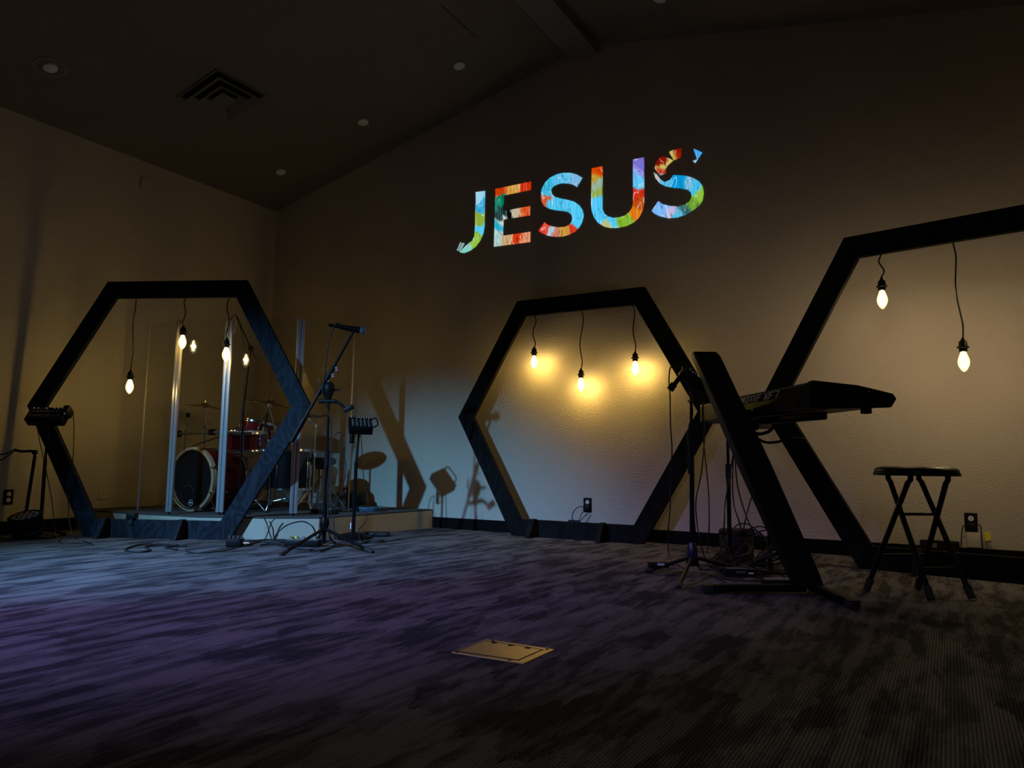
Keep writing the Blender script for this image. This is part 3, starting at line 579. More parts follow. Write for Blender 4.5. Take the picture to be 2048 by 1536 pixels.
for k in range(3):
    an = 2*PI*k/3+0.5; q = V((math.cos(an), math.sin(an), 0))*0.192+V((1.53, -1.08, 0))
    MB().tube([q+V((0, 0, 0.60)), q+V((0, 0, 0.25)), q*1.0+V((math.cos(an)*0.03, math.sin(an)*0.03, RT+0.006))], 0.006, 8).build('leg', M_CHR, ft, 60)

def tripod(parent, x, y, z0, hub, spread, ang0, r=0.006, m=None, braces=True, name='leg', rub=True):
    m = m or M_CHR
    for k in range(3):
        an = ang0+2*PI*k/3; d = V((math.cos(an), math.sin(an), 0))
        a = V((x, y, z0+hub))+d*0.014; b = V((x, y, z0+r+0.004))+d*spread
        l = MB().tube([a, a*0.35+b*0.65, b], r, 8)
        if braces: l.cyl(V((x, y, z0+hub*0.30)), a*0.45+b*0.55, r*0.6, seg=8)
        lo = l.build(name, m, parent, 60)
        if rub: MB().cyl(b-d*0.012+V((0, 0, 0.001)), b+d*0.022-V((0, 0, 0.001)), r*1.5, seg=10).build('rubber_foot', M_RUB, lo, 40)
def cymbal(name, label, c, axis, rad, sx, sy, elbow=None):
    axis = V(axis).normalized(); c = V(c)
    st = thing(name+'_stand', label[1], 'cymbal stand', (sx, sy, RT), 'chrome cymbal stands')
    tripod(st, sx, sy, RT, 0.20, 0.24, 0.6)
    hgt = c.z-0.04
    MB().cyl((sx, sy, RT+0.03), (sx, sy, RT+0.5), 0.0125, seg=14).build('lower_tube', M_CHR, st, 40)
    pts = [V((sx, sy, RT+0.48)), V((sx, sy, min(hgt, RT+0.75)))]
    MB().cyl(pts[0], pts[1], 0.010, seg=12).build('middle_tube', M_CHR, st, 40)
    MB().tube([pts[1], c-axis*0.04], 0.007, 10).build('upper_rod', M_CHR, st, 60)
    cl = MB(); cl.box((sx, sy, RT+0.49), (0.03, 0.035, 0.04), bev=0.004); cl.box(pts[1], (0.03, 0.03, 0.035), bev=0.004)
    cl.cyl(pts[1]+V((0.0, -0.035, 0)), pts[1]+V((0, 0.02, 0)), 0.006, seg=8); cl.build('clamp', M_CHR, st, 40)
    tp = MB().cyl(c-axis*0.06, c+axis*0.045, 0.004, seg=8); tp.cyl(c-axis*0.045, c-axis*0.02, 0.020, seg=12); tp.cyl(c+axis*0.03, c+axis*0.045, 0.011, seg=10)
    tp.build('wing_nut', M_CHR, st, 40)
    MB().cyl(c-axis*0.018, c-axis*0.004, 0.018, seg=14).build('felt', M_BLK, st, 40)
    tag(MB().lathe([(0.006, 0.022), (0.02, 0.021), (0.035, 0.014), (0.045, 0.006), (rad*0.6, -0.006), (rad, -0.016), (rad, -0.0175), (rad*0.6, -0.0078), (0.045, 0.004), (0.034, 0.012), (0.019, 0.019), (0.006, 0.020)], c, axis, 48).build(name, M_BRZ, smooth=30), label[0], 'cymbal', 'bronze cymbals above the drums')
cymbal('crash_cymbal', ('large tilted bronze cymbal left of the hexagon right corner', 'chrome stand under the large tilted cymbal'), (1.12, -0.95, 1.14), (0.19, 0.08, 1), 0.235, 1.12, -0.89)
cymbal('ride_cymbal', ('thin bronze cymbal behind the acrylic between two shield posts', 'chrome stand of the thin cymbal left of the tall boom'), (0.42, -1.12, 1.12), (0.10, 0.05, 1), 0.20, 0.42, -1.10)
cymbal('splash_cymbal', ('bronze cymbal mostly hidden behind the hexagon right corner', 'chrome stand right of the floor tom'), (1.64, -0.98, 1.01), (-0.1, -0.05, 1), 0.18, 1.63, -0.88)
cymbal('hi_hat', ('hi-hat cymbals low behind the horizontal boom', 'chrome hi-hat stand beside the left wall'), (0.72, -0.95, 0.90), (0.0, 0.0, 1), 0.17, 0.72, -0.93)

# left stand with a horizontal boom
t = thing('boom_stand', 'chrome stand with a horizontal boom left of the bass drum', 'stand', (0.38, -1.28, RT))
tripod(t, 0.38, -1.28, RT, 0.22, 0.22, 2.2)
MB().cyl((0.38, -1.28, RT+0.03), (0.38, -1.28, 0.88), 0.011, seg=12).build('pole', M_CHR, t, 40)
MB().cyl((0.38, -1.28, 0.88), (0.40, -1.27, 1.12), 0.0075, seg=10).build('upper_rod', M_CHR, t, 40)
MB().cyl((0.26, -1.32, 0.845), (0.98, -1.24, 0.86), 0.014, seg=14).build('boom_arm', M_GREY, t, 40)
cl = MB(); cl.box((0.31, -1.315, 0.845), (0.07, 0.05, 0.065), bev=0.01); cl.box((0.74, -1.27, 0.857), (0.055, 0.05, 0.055), bev=0.01); cl.box((0.39, -1.275, 1.02), (0.03, 0.03, 0.04), bev=0.005)
cl.build('clamp', M_BLK, t, 40)
MB().tube([(0.38, -1.28, 0.70), (0.58, -1.26, 0.76), (0.85, -1.22, 0.83)], 0.005, 8).build('brace', M_BLKM, t, 60)

# snare stand
t = thing('snare_stand', 'chrome tripod under the snare drum', 'drum stand', (1.37, -1.36, RT))
tripod(t, 1.37, -1.36, RT, 0.16, 0.17, 0.3)
MB().cyl((1.37, -1.36, RT+0.02), (1.36, -1.37, 0.66), 0.010, seg=12).build('pole', M_CHR, t, 40)
for k in range(3):
    an = 2*PI*k/3+1; d = V((math.cos(an), math.sin(an), 0))
    MB().tube([V((1.36, -1.37, 0.62)), V((1.345, -1.385, 0.655))+d*0.10, V((1.335, -1.395, 0.675))+d*0.175], 0.005, 8).build('basket_arm', M_CHR, t, 60)

# throne
t = thing('drum_throne', 'round black drum throne on a chrome tripod', 'stool', (1.45, -0.62, RT))
MB().lathe([(0, 0), (0.12, 0), (0.145, 0.015), (0.15, 0.045), (0.135, 0.065), (0, 0.072)], (1.45, -0.62, 0.57), seg=36).build('seat', M_BLK, t, 40)
MB().cyl((1.45, -0.62, RT+0.05), (1.45, -0.62, 0.57), 0.014, seg=14).build('post', M_CHR, t, 40)
MB().box((1.45, -0.62, 0.55), (0.07, 0.05, 0.04), bev=0.006).build('seat_clamp', M_BLK, t, 40)
tripod(t, 1.45, -0.62, RT, 0.30, 0.26, 0.35, 0.008)

# hi-hat style pedal legs and kick pedal
t = thing('kick_pedal', 'small chrome bass drum pedal behind the drum', 'pedal', (1.16, -1.10, RT))
MB().box((1.19, -1.07, RT+0.02), (0.08, 0.26, 0.012), frame(sx_, ax, (0, 0, 1)), 0.003).build('footboard', M_BLKM, t, 40)
MB().tube([(1.12, -1.20, RT+0.004), (1.12, -1.20, RT+0.18), (1.20, -1.23, RT+0.18), (1.20, -1.23, RT+0.004)], 0.006, 8).build('yoke', M_CHR, t, 60)

# overhead microphone stand with clipped mic
t = thing('overhead_mic_stand', 'tall thin black boom stand rising among the drums', 'microphone stand', (1.50, -1.56, RT))
tripod(t, 1.50, -1.56, RT, 0.10, 0.10, 0.1, 0.006, M_BLKM, False)
MB().cyl((1.50, -1.56, RT+0.02), (1.50, -1.56, 1.0), 0.009, seg=12).build('pole', M_BLKM, t, 40)
MB().cyl((1.50, -1.56, 1.0), (1.55, -1.56, 1.52), 0.006, seg=10).build('upper_pole', M_BLKM, t, 40)
MB().cyl((1.60, -1.53, 1.42), (1.44, -1.63, 1.80), 0.005, seg=10).build('boom', M_BLKM, t, 40)
MB().box((1.55, -1.56, 1.53), (0.035, 0.035, 0.045), bev=0.008).build('clutch', M_BLK, t, 40)
t = thing('overhead_microphone', 'slim pale microphone on the tall thin boom', 'microphone', (1.40, -1.60, 1.66))
MB().cyl((1.41, -1.61, 1.77), (1.39, -1.61, 1.70), 0.011, seg=12).build('body', M_ALU, t, 40)
MB().cyl((1.395, -1.61, 1.70), (1.385, -1.61, 1.655), 0.012, 0.010, seg=12).build('grille', M_WHT, t, 40)
cable('oh', 'thin black cable looped down the tall drum microphone boom', 0.003)
t = thing('tom_microphone', 'upright black microphone clipped behind the snare drum', 'microphone', (1.44, -1.28, 0.88))
MB().cyl((1.44, -1.28, 0.89), (1.45, -1.27, 1.02), 0.013, 0.010, seg=12).build('body', M_BLK, t, 40)
MB().cyl((1.44, -1.28, 0.855), (1.44, -1.28, 0.89), 0.017, seg=12).build('grille', M_GREY, t, 40)
MB().tube([(1.45, -1.27, 1.0), (1.40, -1.3, 0.94), (1.37, -1.3, 0.86)], 0.004, 8, 4).build('clip_arm', M_BLK, t, 60)

# things lying on the riser's back right
t = thing('gear_case', 'black rounded case lying on the riser under an outlet', 'case', (1.50, -0.28, RT))
MB().box((1.50, -0.28, RT+0.07), (0.30, 0.2, 0.135), bev=0.035).build('body', M_BLK, t, 40)
MB().tube([(1.42, -0.385, RT+0.08), (1.45, -0.41, RT+0.10), (1.55, -0.41, RT+0.10), (1.58, -0.385, RT+0.08)], 0.007, 8, 4).build('handle', M_RUB, t, 60)
t = MB()
for k in range(4):
    t.tube([V((2.05+math.cos(a*PI/10)*(0.10+0.008*k), -0.60+math.sin(a*PI/10)*(0.09+0.008*k), RT+0.008+0.009*k+0.004*math.sin(a*1.3+k))) for a in range(21)], 0.006, 6)
tag(t.build('cable_coil', M_BLUE, smooth=60), 'coil of blue cable on the right end of the riser', 'cable')
t = thing('snare_cable_box', 'flat black stage box lying on the riser front edge', 'stage box', (2.0, -1.1, RT))
MB().box((2.02, -1.12, RT+0.02), (0.22, 0.10, 0.04), bev=0.006).build('box', M_BLK, t, 40)
for k in range(4): MB().cyl((1.95+0.045*k, -1.12, RT+0.04), (1.95+0.045*k, -1.12, RT+0.05), 0.012, seg=12).build('socket', M_ALU, t, 40)

# ------------------------------------------------------------------ personal mixers on stands
def mixer(label, c, w, d, h, X, Y, knobs, right_handle=False, clamp=False, text=False):
    X, Y = V(X).normalized(), V(Y).normalized(); Y = (Y-X*X.dot(Y)).normalized(); Z = X.cross(Y).normalized(); F = frame(X, Y, Z); c = V(c)
    P = lambda x, y, z: c+F @ V((x, y, z))
    t = thing('personal_mixer', label, 'mixer', c, 'black personal mixers on stands')
    MB().box(c, (w, d, h), F, 0.006).build('housing', M_BLKM, t, 40)
    MB().box(P(0, 0, h/2+0.001), (w*0.94, d*0.90, 0.003), F).build('panel', M_BLK, t); pan = bpy.context.scene.collection.objects[-1]
    nx, ny = knobs; pr = MB()
    for j in range(ny):
        for i in range(nx):
            x = (i-(nx-1)/2)*w*0.86/nx; y = (j-(ny-1)/2)*d*0.66/ny-d*0.05
            MB().cyl(P(x, y, h/2+0.002), P(x, y, h/2+0.013), w*0.019, w*0.015, 10).build('knob', M_GREY if (i+j) % 3 else M_ALU, pan, 40)
            pr.box(P(x+w*0.03, y+d*0.09, h/2+0.003), (w*0.035, d*0.03, 0.001), F); pr.box(P(x-w*0.03, y-d*0.07, h/2+0.003), (w*0.02, d*0.03, 0.001), F)
    pr.build('printed_marks', M_PRINT, pan)
    for i in range(8):
        if random.random() < 0.7: MB().box(P((i-3.5)*w*0.11, d*0.40, h/2+0.004), (0.005, 0.004, 0.002), F).build('indicator', M_LED, pan)
    if text:
        b = MB()
        for i in range(12):
            if i != 7: b.box(P(-w*0.40+i*w*0.036, d*0.36, h/2+0.004), (w*0.026, d*0.05, 0.001), F)
        b.build('printed_name', M_PRINT, pan)
    if right_handle:
        MB().tube([P(w/2, d*0.42, h*0.3), P(w/2+0.035, d*0.40, h*0.6), P(w/2+0.04, -d*0.2, h*0.6), P(w/2, -d*0.3, h*0.3)], 0.006, 8, 4).build('handle', M_BLK, t, 60)
    if clamp:
        MB().box(P(w/2+0.005, d*0.25, 0.02), (0.05, 0.07, 0.09), F, 0.012).build('side_clamp', M_BLK, t, 40)
        MB().cyl(P(w/2+0.01, d*0.0, h/2+0.01), P(w/2+0.02, -d*0.15, h/2+0.02), 0.008, seg=10).build('plug', M_ALU, t, 40)
    return t
RTV = V((0.8614, 0.5077, 0)); FWD = V((-0.5089, 0.8608, 0))
# left one
mixer('long black mixer with knob rows and white lettering on the far left stand', (0.512, -2.585, 0.925), 0.285, 0.13, 0.075, RTV, FWD*0.62+V((0, 0, 0.78)), (10, 2), clamp=True, text=True)
t = thing('mixer_stand', 'straight black stand rising behind the stage light on the far left', 'stand', (0.50, -2.60, 0), 'round based mixer stands')
MB().lathe([(0, 0), (0.15, 0), (0.15, 0.012), (0.10, 0.022), (0.02, 0.03), (0, 0.03)], (0.49, -2.60, 0), seg=36).build('round_base', M_BLKM, t, 40)
MB().cyl((0.455, -2.545, 0.02), (0.485, -2.565, 0.60), 0.013, seg=14).build('lower_pole', M_BLKM, t, 40)
MB().cyl((0.485, -2.565, 0.58), (0.512, -2.575, 0.88), 0.009, seg=12).build('upper_pole', M_BLKM, t, 40)
# right one
mixer('small black mixer with a side handle on the stand in front of the riser', (2.41, -1.15, 0.895), 0.185, 0.19, 0.062, RTV*0.94+FWD*0.30+V((0, 0, -0.02)), FWD*0.78-RTV*0.45+V((0, 0, 0.52)), (5, 4), right_handle=True)
t = thing('mixer_stand', 'straight black stand with a round base beside the riser', 'stand', (2.406, -1.186, 0), 'round based mixer stands')
MB().lathe([(0, 0), (0.145, 0), (0.145, 0.014), (0.10, 0.035), (0.02, 0.05), (0, 0.05)], (2.406, -1.186, 0), seg=36).build('round_base', M_BLKM, t, 40)
MB().cyl((2.406, -1.186, 0.04), (2.406, -1.18, 0.60), 0.014, seg=14).build('lower_pole', M_BLKM, t, 40)
MB().cyl((2.406, -1.18, 0.58), (2.41, -1.16, 0.86), 0.010, seg=12).build('upper_pole', M_BLKM, t, 40)
MB().box((2.37, -1.20, 0.80), (0.03, 0.03, 0.10), bev=0.004).build('bracket', M_BLK, t, 40)
MB().box((2.392, -1.20, 0.10), (0.012, 0.006, 0.05)).build('white_label', M_PRINT, t)

# leftmost drooping microphone stand
t = thing('bent_stand', 'black stand with a bent top arm at the far left edge', 'stand', (0.385, -2.627, 0))
MB().cyl((0.385, -2.63, 0.10), (0.40, -2.60, 0.62), 0.012, seg=14).build('pole', M_BLKM, t, 40)
MB().cyl((0.383, -2.634, 0.03), (0.386, -2.628, 0.17), 0.017, seg=14).build('chrome_sleeve', M_CHR, t, 40)
MB().tube([(0.40, -2.60, 0.61), (0.394, -2.612, 0.655), (0.36, -2.68, 0.655), (0.335, -2.725, 0.668)], 0.010, 10, 4).build('bent_arm', M_BLKM, t, 60)
MB().box((0.40, -2.603, 0.65), (0.03, 0.035, 0.035), bev=0.008).build('knuckle', M_BLK, t, 40)
tripod(t, 0.385, -2.634, 0, 0.10, 0.27, -0.75, 0.011, M_BLKM, False)
cable('ls', 'short dark cable drooping from the bent stand arm', 0.005)

# LED stage light lying at the stand's foot
t = thing('stage_light', 'round black LED stage light pointing up beside the left stand', 'stage light', (0.52, -2.66, 0.03))
lc = V((0.525, -2.665, 0.035)); la = V((0.12, -0.30, 1)).normalized()
MB().lathe([(0, 0), (0.07, 0), (0.095, 0.03), (0.11, 0.10), (0.113, 0.15), (0.106, 0.155), (0.100, 0.145), (0, 0.145)], lc, la, 36).build('housing', M_BLKM, t, 40)
q = la.to_track_quat('Z', 'Y'); k = 0
for rr_, nn_ in ((0.0, 1), (0.038, 6), (0.076, 12)):
    for i in range(nn_):
        an = 2*PI*i/nn_; c = lc+q @ V((rr_*math.cos(an), rr_*math.sin(an), 0.146))
        MB().lathe([(0.0135, 0), (0.0135, 0.005), (0.010, 0.006), (0, 0.003)], c, la, 14).build('led_lens', M_GREY, t, 40)
MB().tube([lc+V((-0.11, 0.03, 0.10)), lc+V((-0.13, -0.02, 0.02)), lc+V((0, -0.10, -0.0)), lc+V((0.13, -0.0, 0.02)), lc+V((0.115, 0.05, 0.10))], 0.009, 8, 5).build('yoke', M_BLKM, t, 60)
MB().box(lc+V((0.06, -0.105, 0.065)), (0.014, 0.004, 0.05), frame(RTV, FWD, (0, 0, 1))).build('white_label', M_PRINT, t)

# ------------------------------------------------------------------ vocal microphone stand
mx, my = 2.687, -1.792
t = thing('vocal_mic_stand', 'black tripod microphone stand with a raised boom in front of the riser', 'microphone stand', (mx, my, 0))
hub = V((mx, my, 0.13))
for k, (ex_, ey_) in enumerate(((2.785, -2.255), (3.150, -1.825), (2.33, -1.50))):
    e_ = V((ex_, ey_, 0.012)); d = (e_-hub).normalized()
    lb = MB().tube([hub+V((d.x, d.y, 0))*0.02, e_], 0.011, 10)
    lg_ = lb.build('leg', M_BLKM, t, 60)
    MB().cyl(e_-d*0.05, e_+d*0.02, 0.015, 0.013, seg=12).build('rubber_foot', M_RUB, lg_, 40)
MB().lathe([(0, -0.10), (0.014, -0.10), (0.014, -0.02), (0.026, -0.01), (0.032, 0.03), (0.028, 0.07), (0.016, 0.09), (0, 0.09)], hub, seg=20).build('hub', M_BLKM, t, 40)
MB().cyl((mx, my, 0.2), (mx-0.002, my+0.002, 0.62), 0.014, seg=14).build('lower_pole', M_BLKM, t, 40)
MB().cyl((mx, my, 0.60), (mx-0.004, my, 1.10), 0.010, seg=12).build('upper_pole', M_BLKM, t, 40)
MB().cyl((mx, my, 0.56), (mx, my, 0.68), 0.018, seg=14).build('clutch', M_BLK, t, 40)
hb = MB().lathe([(0, -0.055), (0.014, -0.05), (0.03, -0.01), (0.042, 0.02), (0.040, 0.06), (0.02, 0.085), (0, 0.09)], (mx-0.006, my, 1.09), seg=20)
hb.cyl((mx-0.06, my-0.03, 1.12), (mx+0.02, my+0.02, 1.13), 0.014, seg=12)
hb.box((mx+0.05, my+0.02, 1.12), (0.05, 0.012, 0.02), bev=0.004)
hb.build('boom_pivot', M_BLK, t, 40)
MB().cyl((mx-0.075, my-0.04, 1.14), (mx-0.065, my-0.036, 1.20), 0.006, seg=10).build('chrome_screw', M_CHR, t, 40)
ba, bb = V((2.50, -1.955, 0.74)), V((2.778, -1.70, 1.50))
MB().cyl(ba+(bb-ba)*0.18, bb, 0.0105, seg=12).build('boom', M_BLKM, t, 40)
MB().cyl(ba+(bb-ba)*0.45, ba+(bb-ba)*0.72, 0.0165, seg=12).build('boom_sleeve', M_BLKM, t, 40)
MB().cyl(ba, ba+(bb-ba)*0.22, 0.018, seg=14).build('counterweight', M_BLKM, t, 40)
bd = (bb-ba).normalized()
for k, zz in enumerate((0.565, 0.635, 0.70)):
    c = ba+(bb-ba)*zz+RTV*0.028-FWD*0.012
    b = MB()
    for sg in ((0, 0.010), (0, -0.010), (0, 0)) if k == 0 else ((0, 0.010), (0, -0.010)):
        b.box(c+V((0, 0, sg[1])), (0.014, 0.0015, 0.003), frame(RTV, FWD, (0, 0, 1)))
    b.box(c-RTV*0.006+V((0, 0, 0.005)), (0.003, 0.0015, 0.012), frame(RTV, FWD, (0, 0, 1)))
    b.box(c+RTV*0.006+V((0, 0, -0.005)), (0.003, 0.0015, 0.012 if k == 0 else 0.02), frame(RTV, FWD, (0, 0, 1)))
    b.build('sticker_letter', M_PRINT, t)
# cup holder arm
ch = thing('cup_holder', 'small black clamp with a crooked arm on the microphone stand pole', 'clamp', (mx, my, 1.02))
MB().cyl((mx-0.06, my-0.035, 1.035), (mx+0.045, my+0.02, 1.035), 0.014, seg=12).build('clamp', M_BLK, ch, 40)
MB().tube([V((mx, my, 1.03)), V((mx, my, 1.03))+RTV*0.06+V((0, 0, 0.0)), V((mx, my, 0.99))+RTV*0.11, V((mx, my, 0.965))+RTV*0.13], 0.011, 10, 5).build('arm', M_BLK, ch, 60)
MB().box(V((mx, my, 0.985))+RTV*0.145, (0.075, 0.03, 0.035), frame(RTV+V((0, 0, 0.5)), FWD, V((-0.5*0.86, -0.5*0.5, 1))), 0.008).build('holder', M_BLK, ch, 40)
# microphone
t = thing('vocal_microphone', 'black handheld microphone clipped on top of the raised boom', 'microphone', bb)
ma, mb_ = V((2.715, -1.755, 1.583)), V((2.835, -1.655, 1.562)); md = (mb_-ma).normalized()
MB().cyl(ma, mb_, 0.016, 0.025, seg=18).build('body', M_BLK, t, 40)
MB().lathe([(0.025, 0), (0.031, 0.006), (0.033, 0.014), (0.032, 0.026), (0.023, 0.042), (0, 0.048)], mb_, md, 22).build('grille', M_GREY, t, 40)
MB().cyl(ma-md*0.07, ma+md*0.0, 0.011, 0.013, seg=14).build('plug', M_BLKM, t, 40)
MB().tube([bb, bb+V((0.015, 0.008, 0.03)), V((2.80, -1.685, 1.555))], 0.011, 10, 3).build('clip', M_BLK, t, 60)
cable('mic', 'black microphone cable wound down the raised boom stand', 0.005)

# ------------------------------------------------------------------ keyboard on a column stand
t = thing('synthesizer', 'black 76 key synthesizer marked MOTIF XF7 seen from behind', 'keyboard', (5.8, -1.75, 0.85))
K0 = V((6.007, -2.34, 0)); U = V((-0.6088, 0.7933, 0)); W = V((0.7933, 0.6088, 0))
prof = [(0, 0.862), (0, 0.962), (0.018, 0.977), (0.22, 0.962), (0.385, 0.928), (0.40, 0.905), (0.375, 0.868), (0.06, 0.855)]
# the body is built in slices so the key bed can sit between the two end cheeks
Pk = lambda u, w_, z: K0+U*u+W*w_+V((0, 0, z))
MB().prism([Pk(0, a, z) for a, z in prof], U*0.035).build('end_cheek', M_BLKM, t, bevel=0.004)
MB().prism([Pk(1.215, a, z) for a, z in prof], U*0.035).build('end_cheek', M_BLKM, t, bevel=0.004)
bodyp = [(0.004, 0.865), (0.004, 0.960), (0.022, 0.973), (0.215, 0.958), (0.225, 0.915), (0.37, 0.905), (0.37, 0.872), (0.06, 0.858)]
MB().prism([Pk(0.035, a, z) for a, z in bodyp], U*1.18).build('body', M_BLKM, t, bevel=0.003)
wk = 1.14/45
kb = MB()
for k in range(45):
    MB().box(Pk(0.055+wk*(k+0.5), 0.30, 0.922), (wk*0.93, 0.14, 0.018), frame(U, W, (0, 0, 1)), 0.001).build('white_key', M_WHT, t)
for k in range(44):
    if k % 7 in (0, 1, 3, 4, 5):
        MB().box(Pk(0.055+wk*(k+1), 0.275, 0.935), (wk*0.5, 0.09, 0.014), frame(U, W, (0, 0, 1)), 0.001).build('black_key', M_BLK, t)
MB().box(Pk(0.62, 0.12, 0.9685), (0.14, 0.08, 0.004), frame(U, W-V((0, 0, 0.07)), (0, 0, 1))).build('display', M_VOID, t)
for k in range(8):
    MB().cyl(Pk(0.2+0.04*k, 0.12, 0.962), Pk(0.2+0.04*k, 0.12, 0.978), 0.008, seg=10).build('knob', M_GREY, t, 40)
MB().cyl(Pk(0.0, 0.27, 0.935), Pk(-0.004, 0.27, 0.935), 0.004, seg=8).build('cheek_screw', M_GREY, t)
MB().box(Pk(0.07, 0.30, 0.858), (0.035, 0.035, 0.03), frame(U, W, (0, 0, 1)), 0.004).build('rubber_foot', M_RUB, t)
MB().box(Pk(0.6, 0.002, 0.885), (1.0, 0.004, 0.035), frame(U, W, (0, 0, 1))).build('jack_panel', M_BLKM, t); jp = bpy.context.scene.collection.objects[-1]
for k in range(9):
    MB().cyl(Pk(0.25+0.09*k, -0.006, 0.885), Pk(0.25+0.09*k, 0.002, 0.885), 0.009, seg=12).build('jack', M_BLK, jp, 40)
# lettering on the back rail: letters drawn as strokes, read from the audience side
STROKE = {'M': [((0, 0), (0.1, 1), (0.5, 0.35), (1.0, 1), (0.9, 0))], 'O': [((0.1, 0), (0.9, 0), (1, 1), (0.2, 1), (0.1, 0))],
          'T': [((0, 1), (1.05, 1)), ((0.5, 1), (0.4, 0))], 'I': [((0.15, 1), (0.05, 0))], 'F': [((0, 0), (0.1, 1), (1, 1)), ((0.05, 0.5), (0.8, 0.5))],
          'X': [((0, 0), (1.1, 1)), ((0.1, 1), (0.9, 0))], '7': [((0.1, 1), (1.05, 1), (0.4, 0))]}
cur = 0.685  # metres along the back from the near end; the word runs toward the near end
hh = 0.026
lt = MB()
for chx in 'MOTIF XF7':
    if chx == ' ': cur -= 0.022; continue
    wd = 0.014 if chx == 'I' else 0.041
    for st in STROKE[chx]:
        for a, b in zip(st, st[1:]):
            pa = Pk(cur-a[0]*wd-0.012*a[1], -0.0015, 0.930+a[1]*hh); pb = Pk(cur-b[0]*wd-0.012*b[1], -0.0015, 0.930+b[1]*hh)
            d = (pb-pa); ln = d.length+0.003; d.normalize()
            lt.box((pa+pb)/2, (ln, 0.0036, 0.003), frame(d, d.cross(W), W))
    cur -= wd+0.0125
lt.build('model_lettering', M_PRINT, t)

t = thing('column_stand', 'black leaning column keyboard stand with two long feet', 'keyboard stand', (5.898, -1.813, 0))
c0_, c1_ = V((5.898, -1.813, 0.03)), V((5.438, -1.920, 1.192)); cd = (c1_-c0_).normalized()
xw = RTV.copy(); cr_ = MB()
def sect(c, wv, th): return [c-RTV*wv/2-FWD*th/2, c+RTV*wv/2-FWD*th/2, c+RTV*wv/2+FWD*th/2, c-RTV*wv/2+FWD*th/2]
prs = [(0.0, 0.128, 0.07), (0.06, 0.140, 0.08), (0.5, 0.146, 0.10), (0.72, 0.136, 0.10), (0.97, 0.134, 0.07), (0.985, 0.131, 0.062), (1.0, 0.116, 0.045)]
rings = []
for tt, wv, th in prs:
    rings.append([cr_.bm.verts.new(p) for p in sect(c0_+(c1_-c0_)*tt, wv, th)])
for a, b in zip(rings, rings[1:]):
    for i in range(4): cr_.bm.faces.new((a[i], a[(i+1) % 4], b[(i+1) % 4], b[i]))
cr_.bm.faces.new(rings[0][::-1]); cr_.bm.faces.new(rings[-1])
cr_.build('column', M_BLK, t, bevel=0.006)
for a, b in ((V((5.86, -1.83, 0.028)), V((5.481, -2.075, 0.024))), (V((5.93, -1.84, 0.035)), V((6.118, -2.09, 0.022)))):
    d = (b-a).normalized(); sd = d.cross(V((0, 0, 1))).normalized()
    fo = MB().box((a+b)/2, ((b-a).length+0.05, 0.045, 0.035), frame(d, sd, sd.cross(d)*1), 0.005).build('foot', M_BLKM, t, 40)
    MB().box(b+V((0, 0, -0.002)), (0.05, 0.052, 0.040), frame(d, sd, sd.cross(d)), 0.008).build('foot_cap', M_RUB, fo, 40)
hubk = V((5.53, -1.66, 0.835))
for e_ in (V((6.03, -2.13, 0.838)), V((5.62, -1.30, 0.838))):
    a = hubk; d = (e_-a).normalized(); sd = d.cross(V((0, 0, 1))).normalized()
    MB().box((a+e_)/2, ((e_-a).length, 0.05, 0.036), frame(d, sd, sd.cross(d)), 0.006).build('arm', M_BLKM, t, 40)
MB().box(hubk+V((0.05, -0.10, -0.02)), (0.11, 0.26, 0.05), frame(RTV, FWD, (0, 0, 1)), 0.01).build('arm_bracket', M_BLK, t, 40)
MB().tube([V((5.60, -1.72, 0.80)), V((5.66, -1.72, 0.775)), V((5.71, -1.70, 0.79)), V((5.73, -1.68, 0.82))], 0.009, 8, 5).build('locking_lever', M_BLKM, t, 60)
MB().tube([V((5.62, -1.70, 0.775)), V((5.68, -1.69, 0.735)), V((5.74, -1.66, 0.735)), V((5.80, -1.62, 0.755)), V((5.86, -1.58, 0.750))], 0.007, 8, 5).build('cable_hook', M_BLKM, t, 60)

# mixer stand left of the keyboard, with a clipped device
kx, ky = 5.244, -1.533
t = thing('mixer_stand', 'black tripod stand with a bluish hub left of the keyboard column', 'stand', (kx, ky, 0))
hub = V((kx, ky, 0.10))
for ex_, ey_ in ((5.006, -1.60), (5.330, -2.04), (5.55, -1.35)):
    e_ = V((ex_, ey_, 0.014)); d = (e_-hub).normalized()
    lg_ = MB().tube([hub, e_], 0.010, 10).build('leg', M_BLKM, t, 60)
    MB().cyl(e_-d*0.04, e_+d*0.018, 0.015, 0.014, seg=12).build('rubber_foot', M_RUB, lg_, 40)
MB().lathe([(0, -0.05), (0.02, -0.045), (0.03, 0.0), (0.028, 0.05), (0.016, 0.08), (0, 0.08)], hub, seg=20).build('hub', mat('blue_hub', (0.01, 0.012, 0.05), 0.3), t, 40)
MB().cyl((kx, ky, 0.17), (kx+0.005, ky, 0.62), 0.0135, seg=14).build('lower_pole', M_BLKM, t, 40)
MB().cyl((kx, ky, 0.60), (kx+0.008, ky, 1.04), 0.009, seg=12).build('upper_pole', M_BLKM, t, 40)
MB().cyl((kx, ky, 0.56), (kx, ky, 0.67), 0.018, seg=14).build('clutch', M_BLK, t, 40)
MB().box((kx-0.0, ky, 0.075), (0.06, 0.05, 0.05), frame(RTV, FWD, (0, 0, 1)), 0.006).build('leg_collar', M_BLK, t, 40)
mixer('tilted black mixer on the tripod stand behind the keyboard column', (5.262, -1.525, 1.095), 0.17, 0.13, 0.062, RTV*0.78+V((0, 0, -0.62)), FWD*0.9+V((0, 0, 0.3)), (4, 2))
t = thing('clip_microphone', 'short black microphone pointing down left beside the tilted mixer', 'microphone', (5.18, -1.57, 1.08))
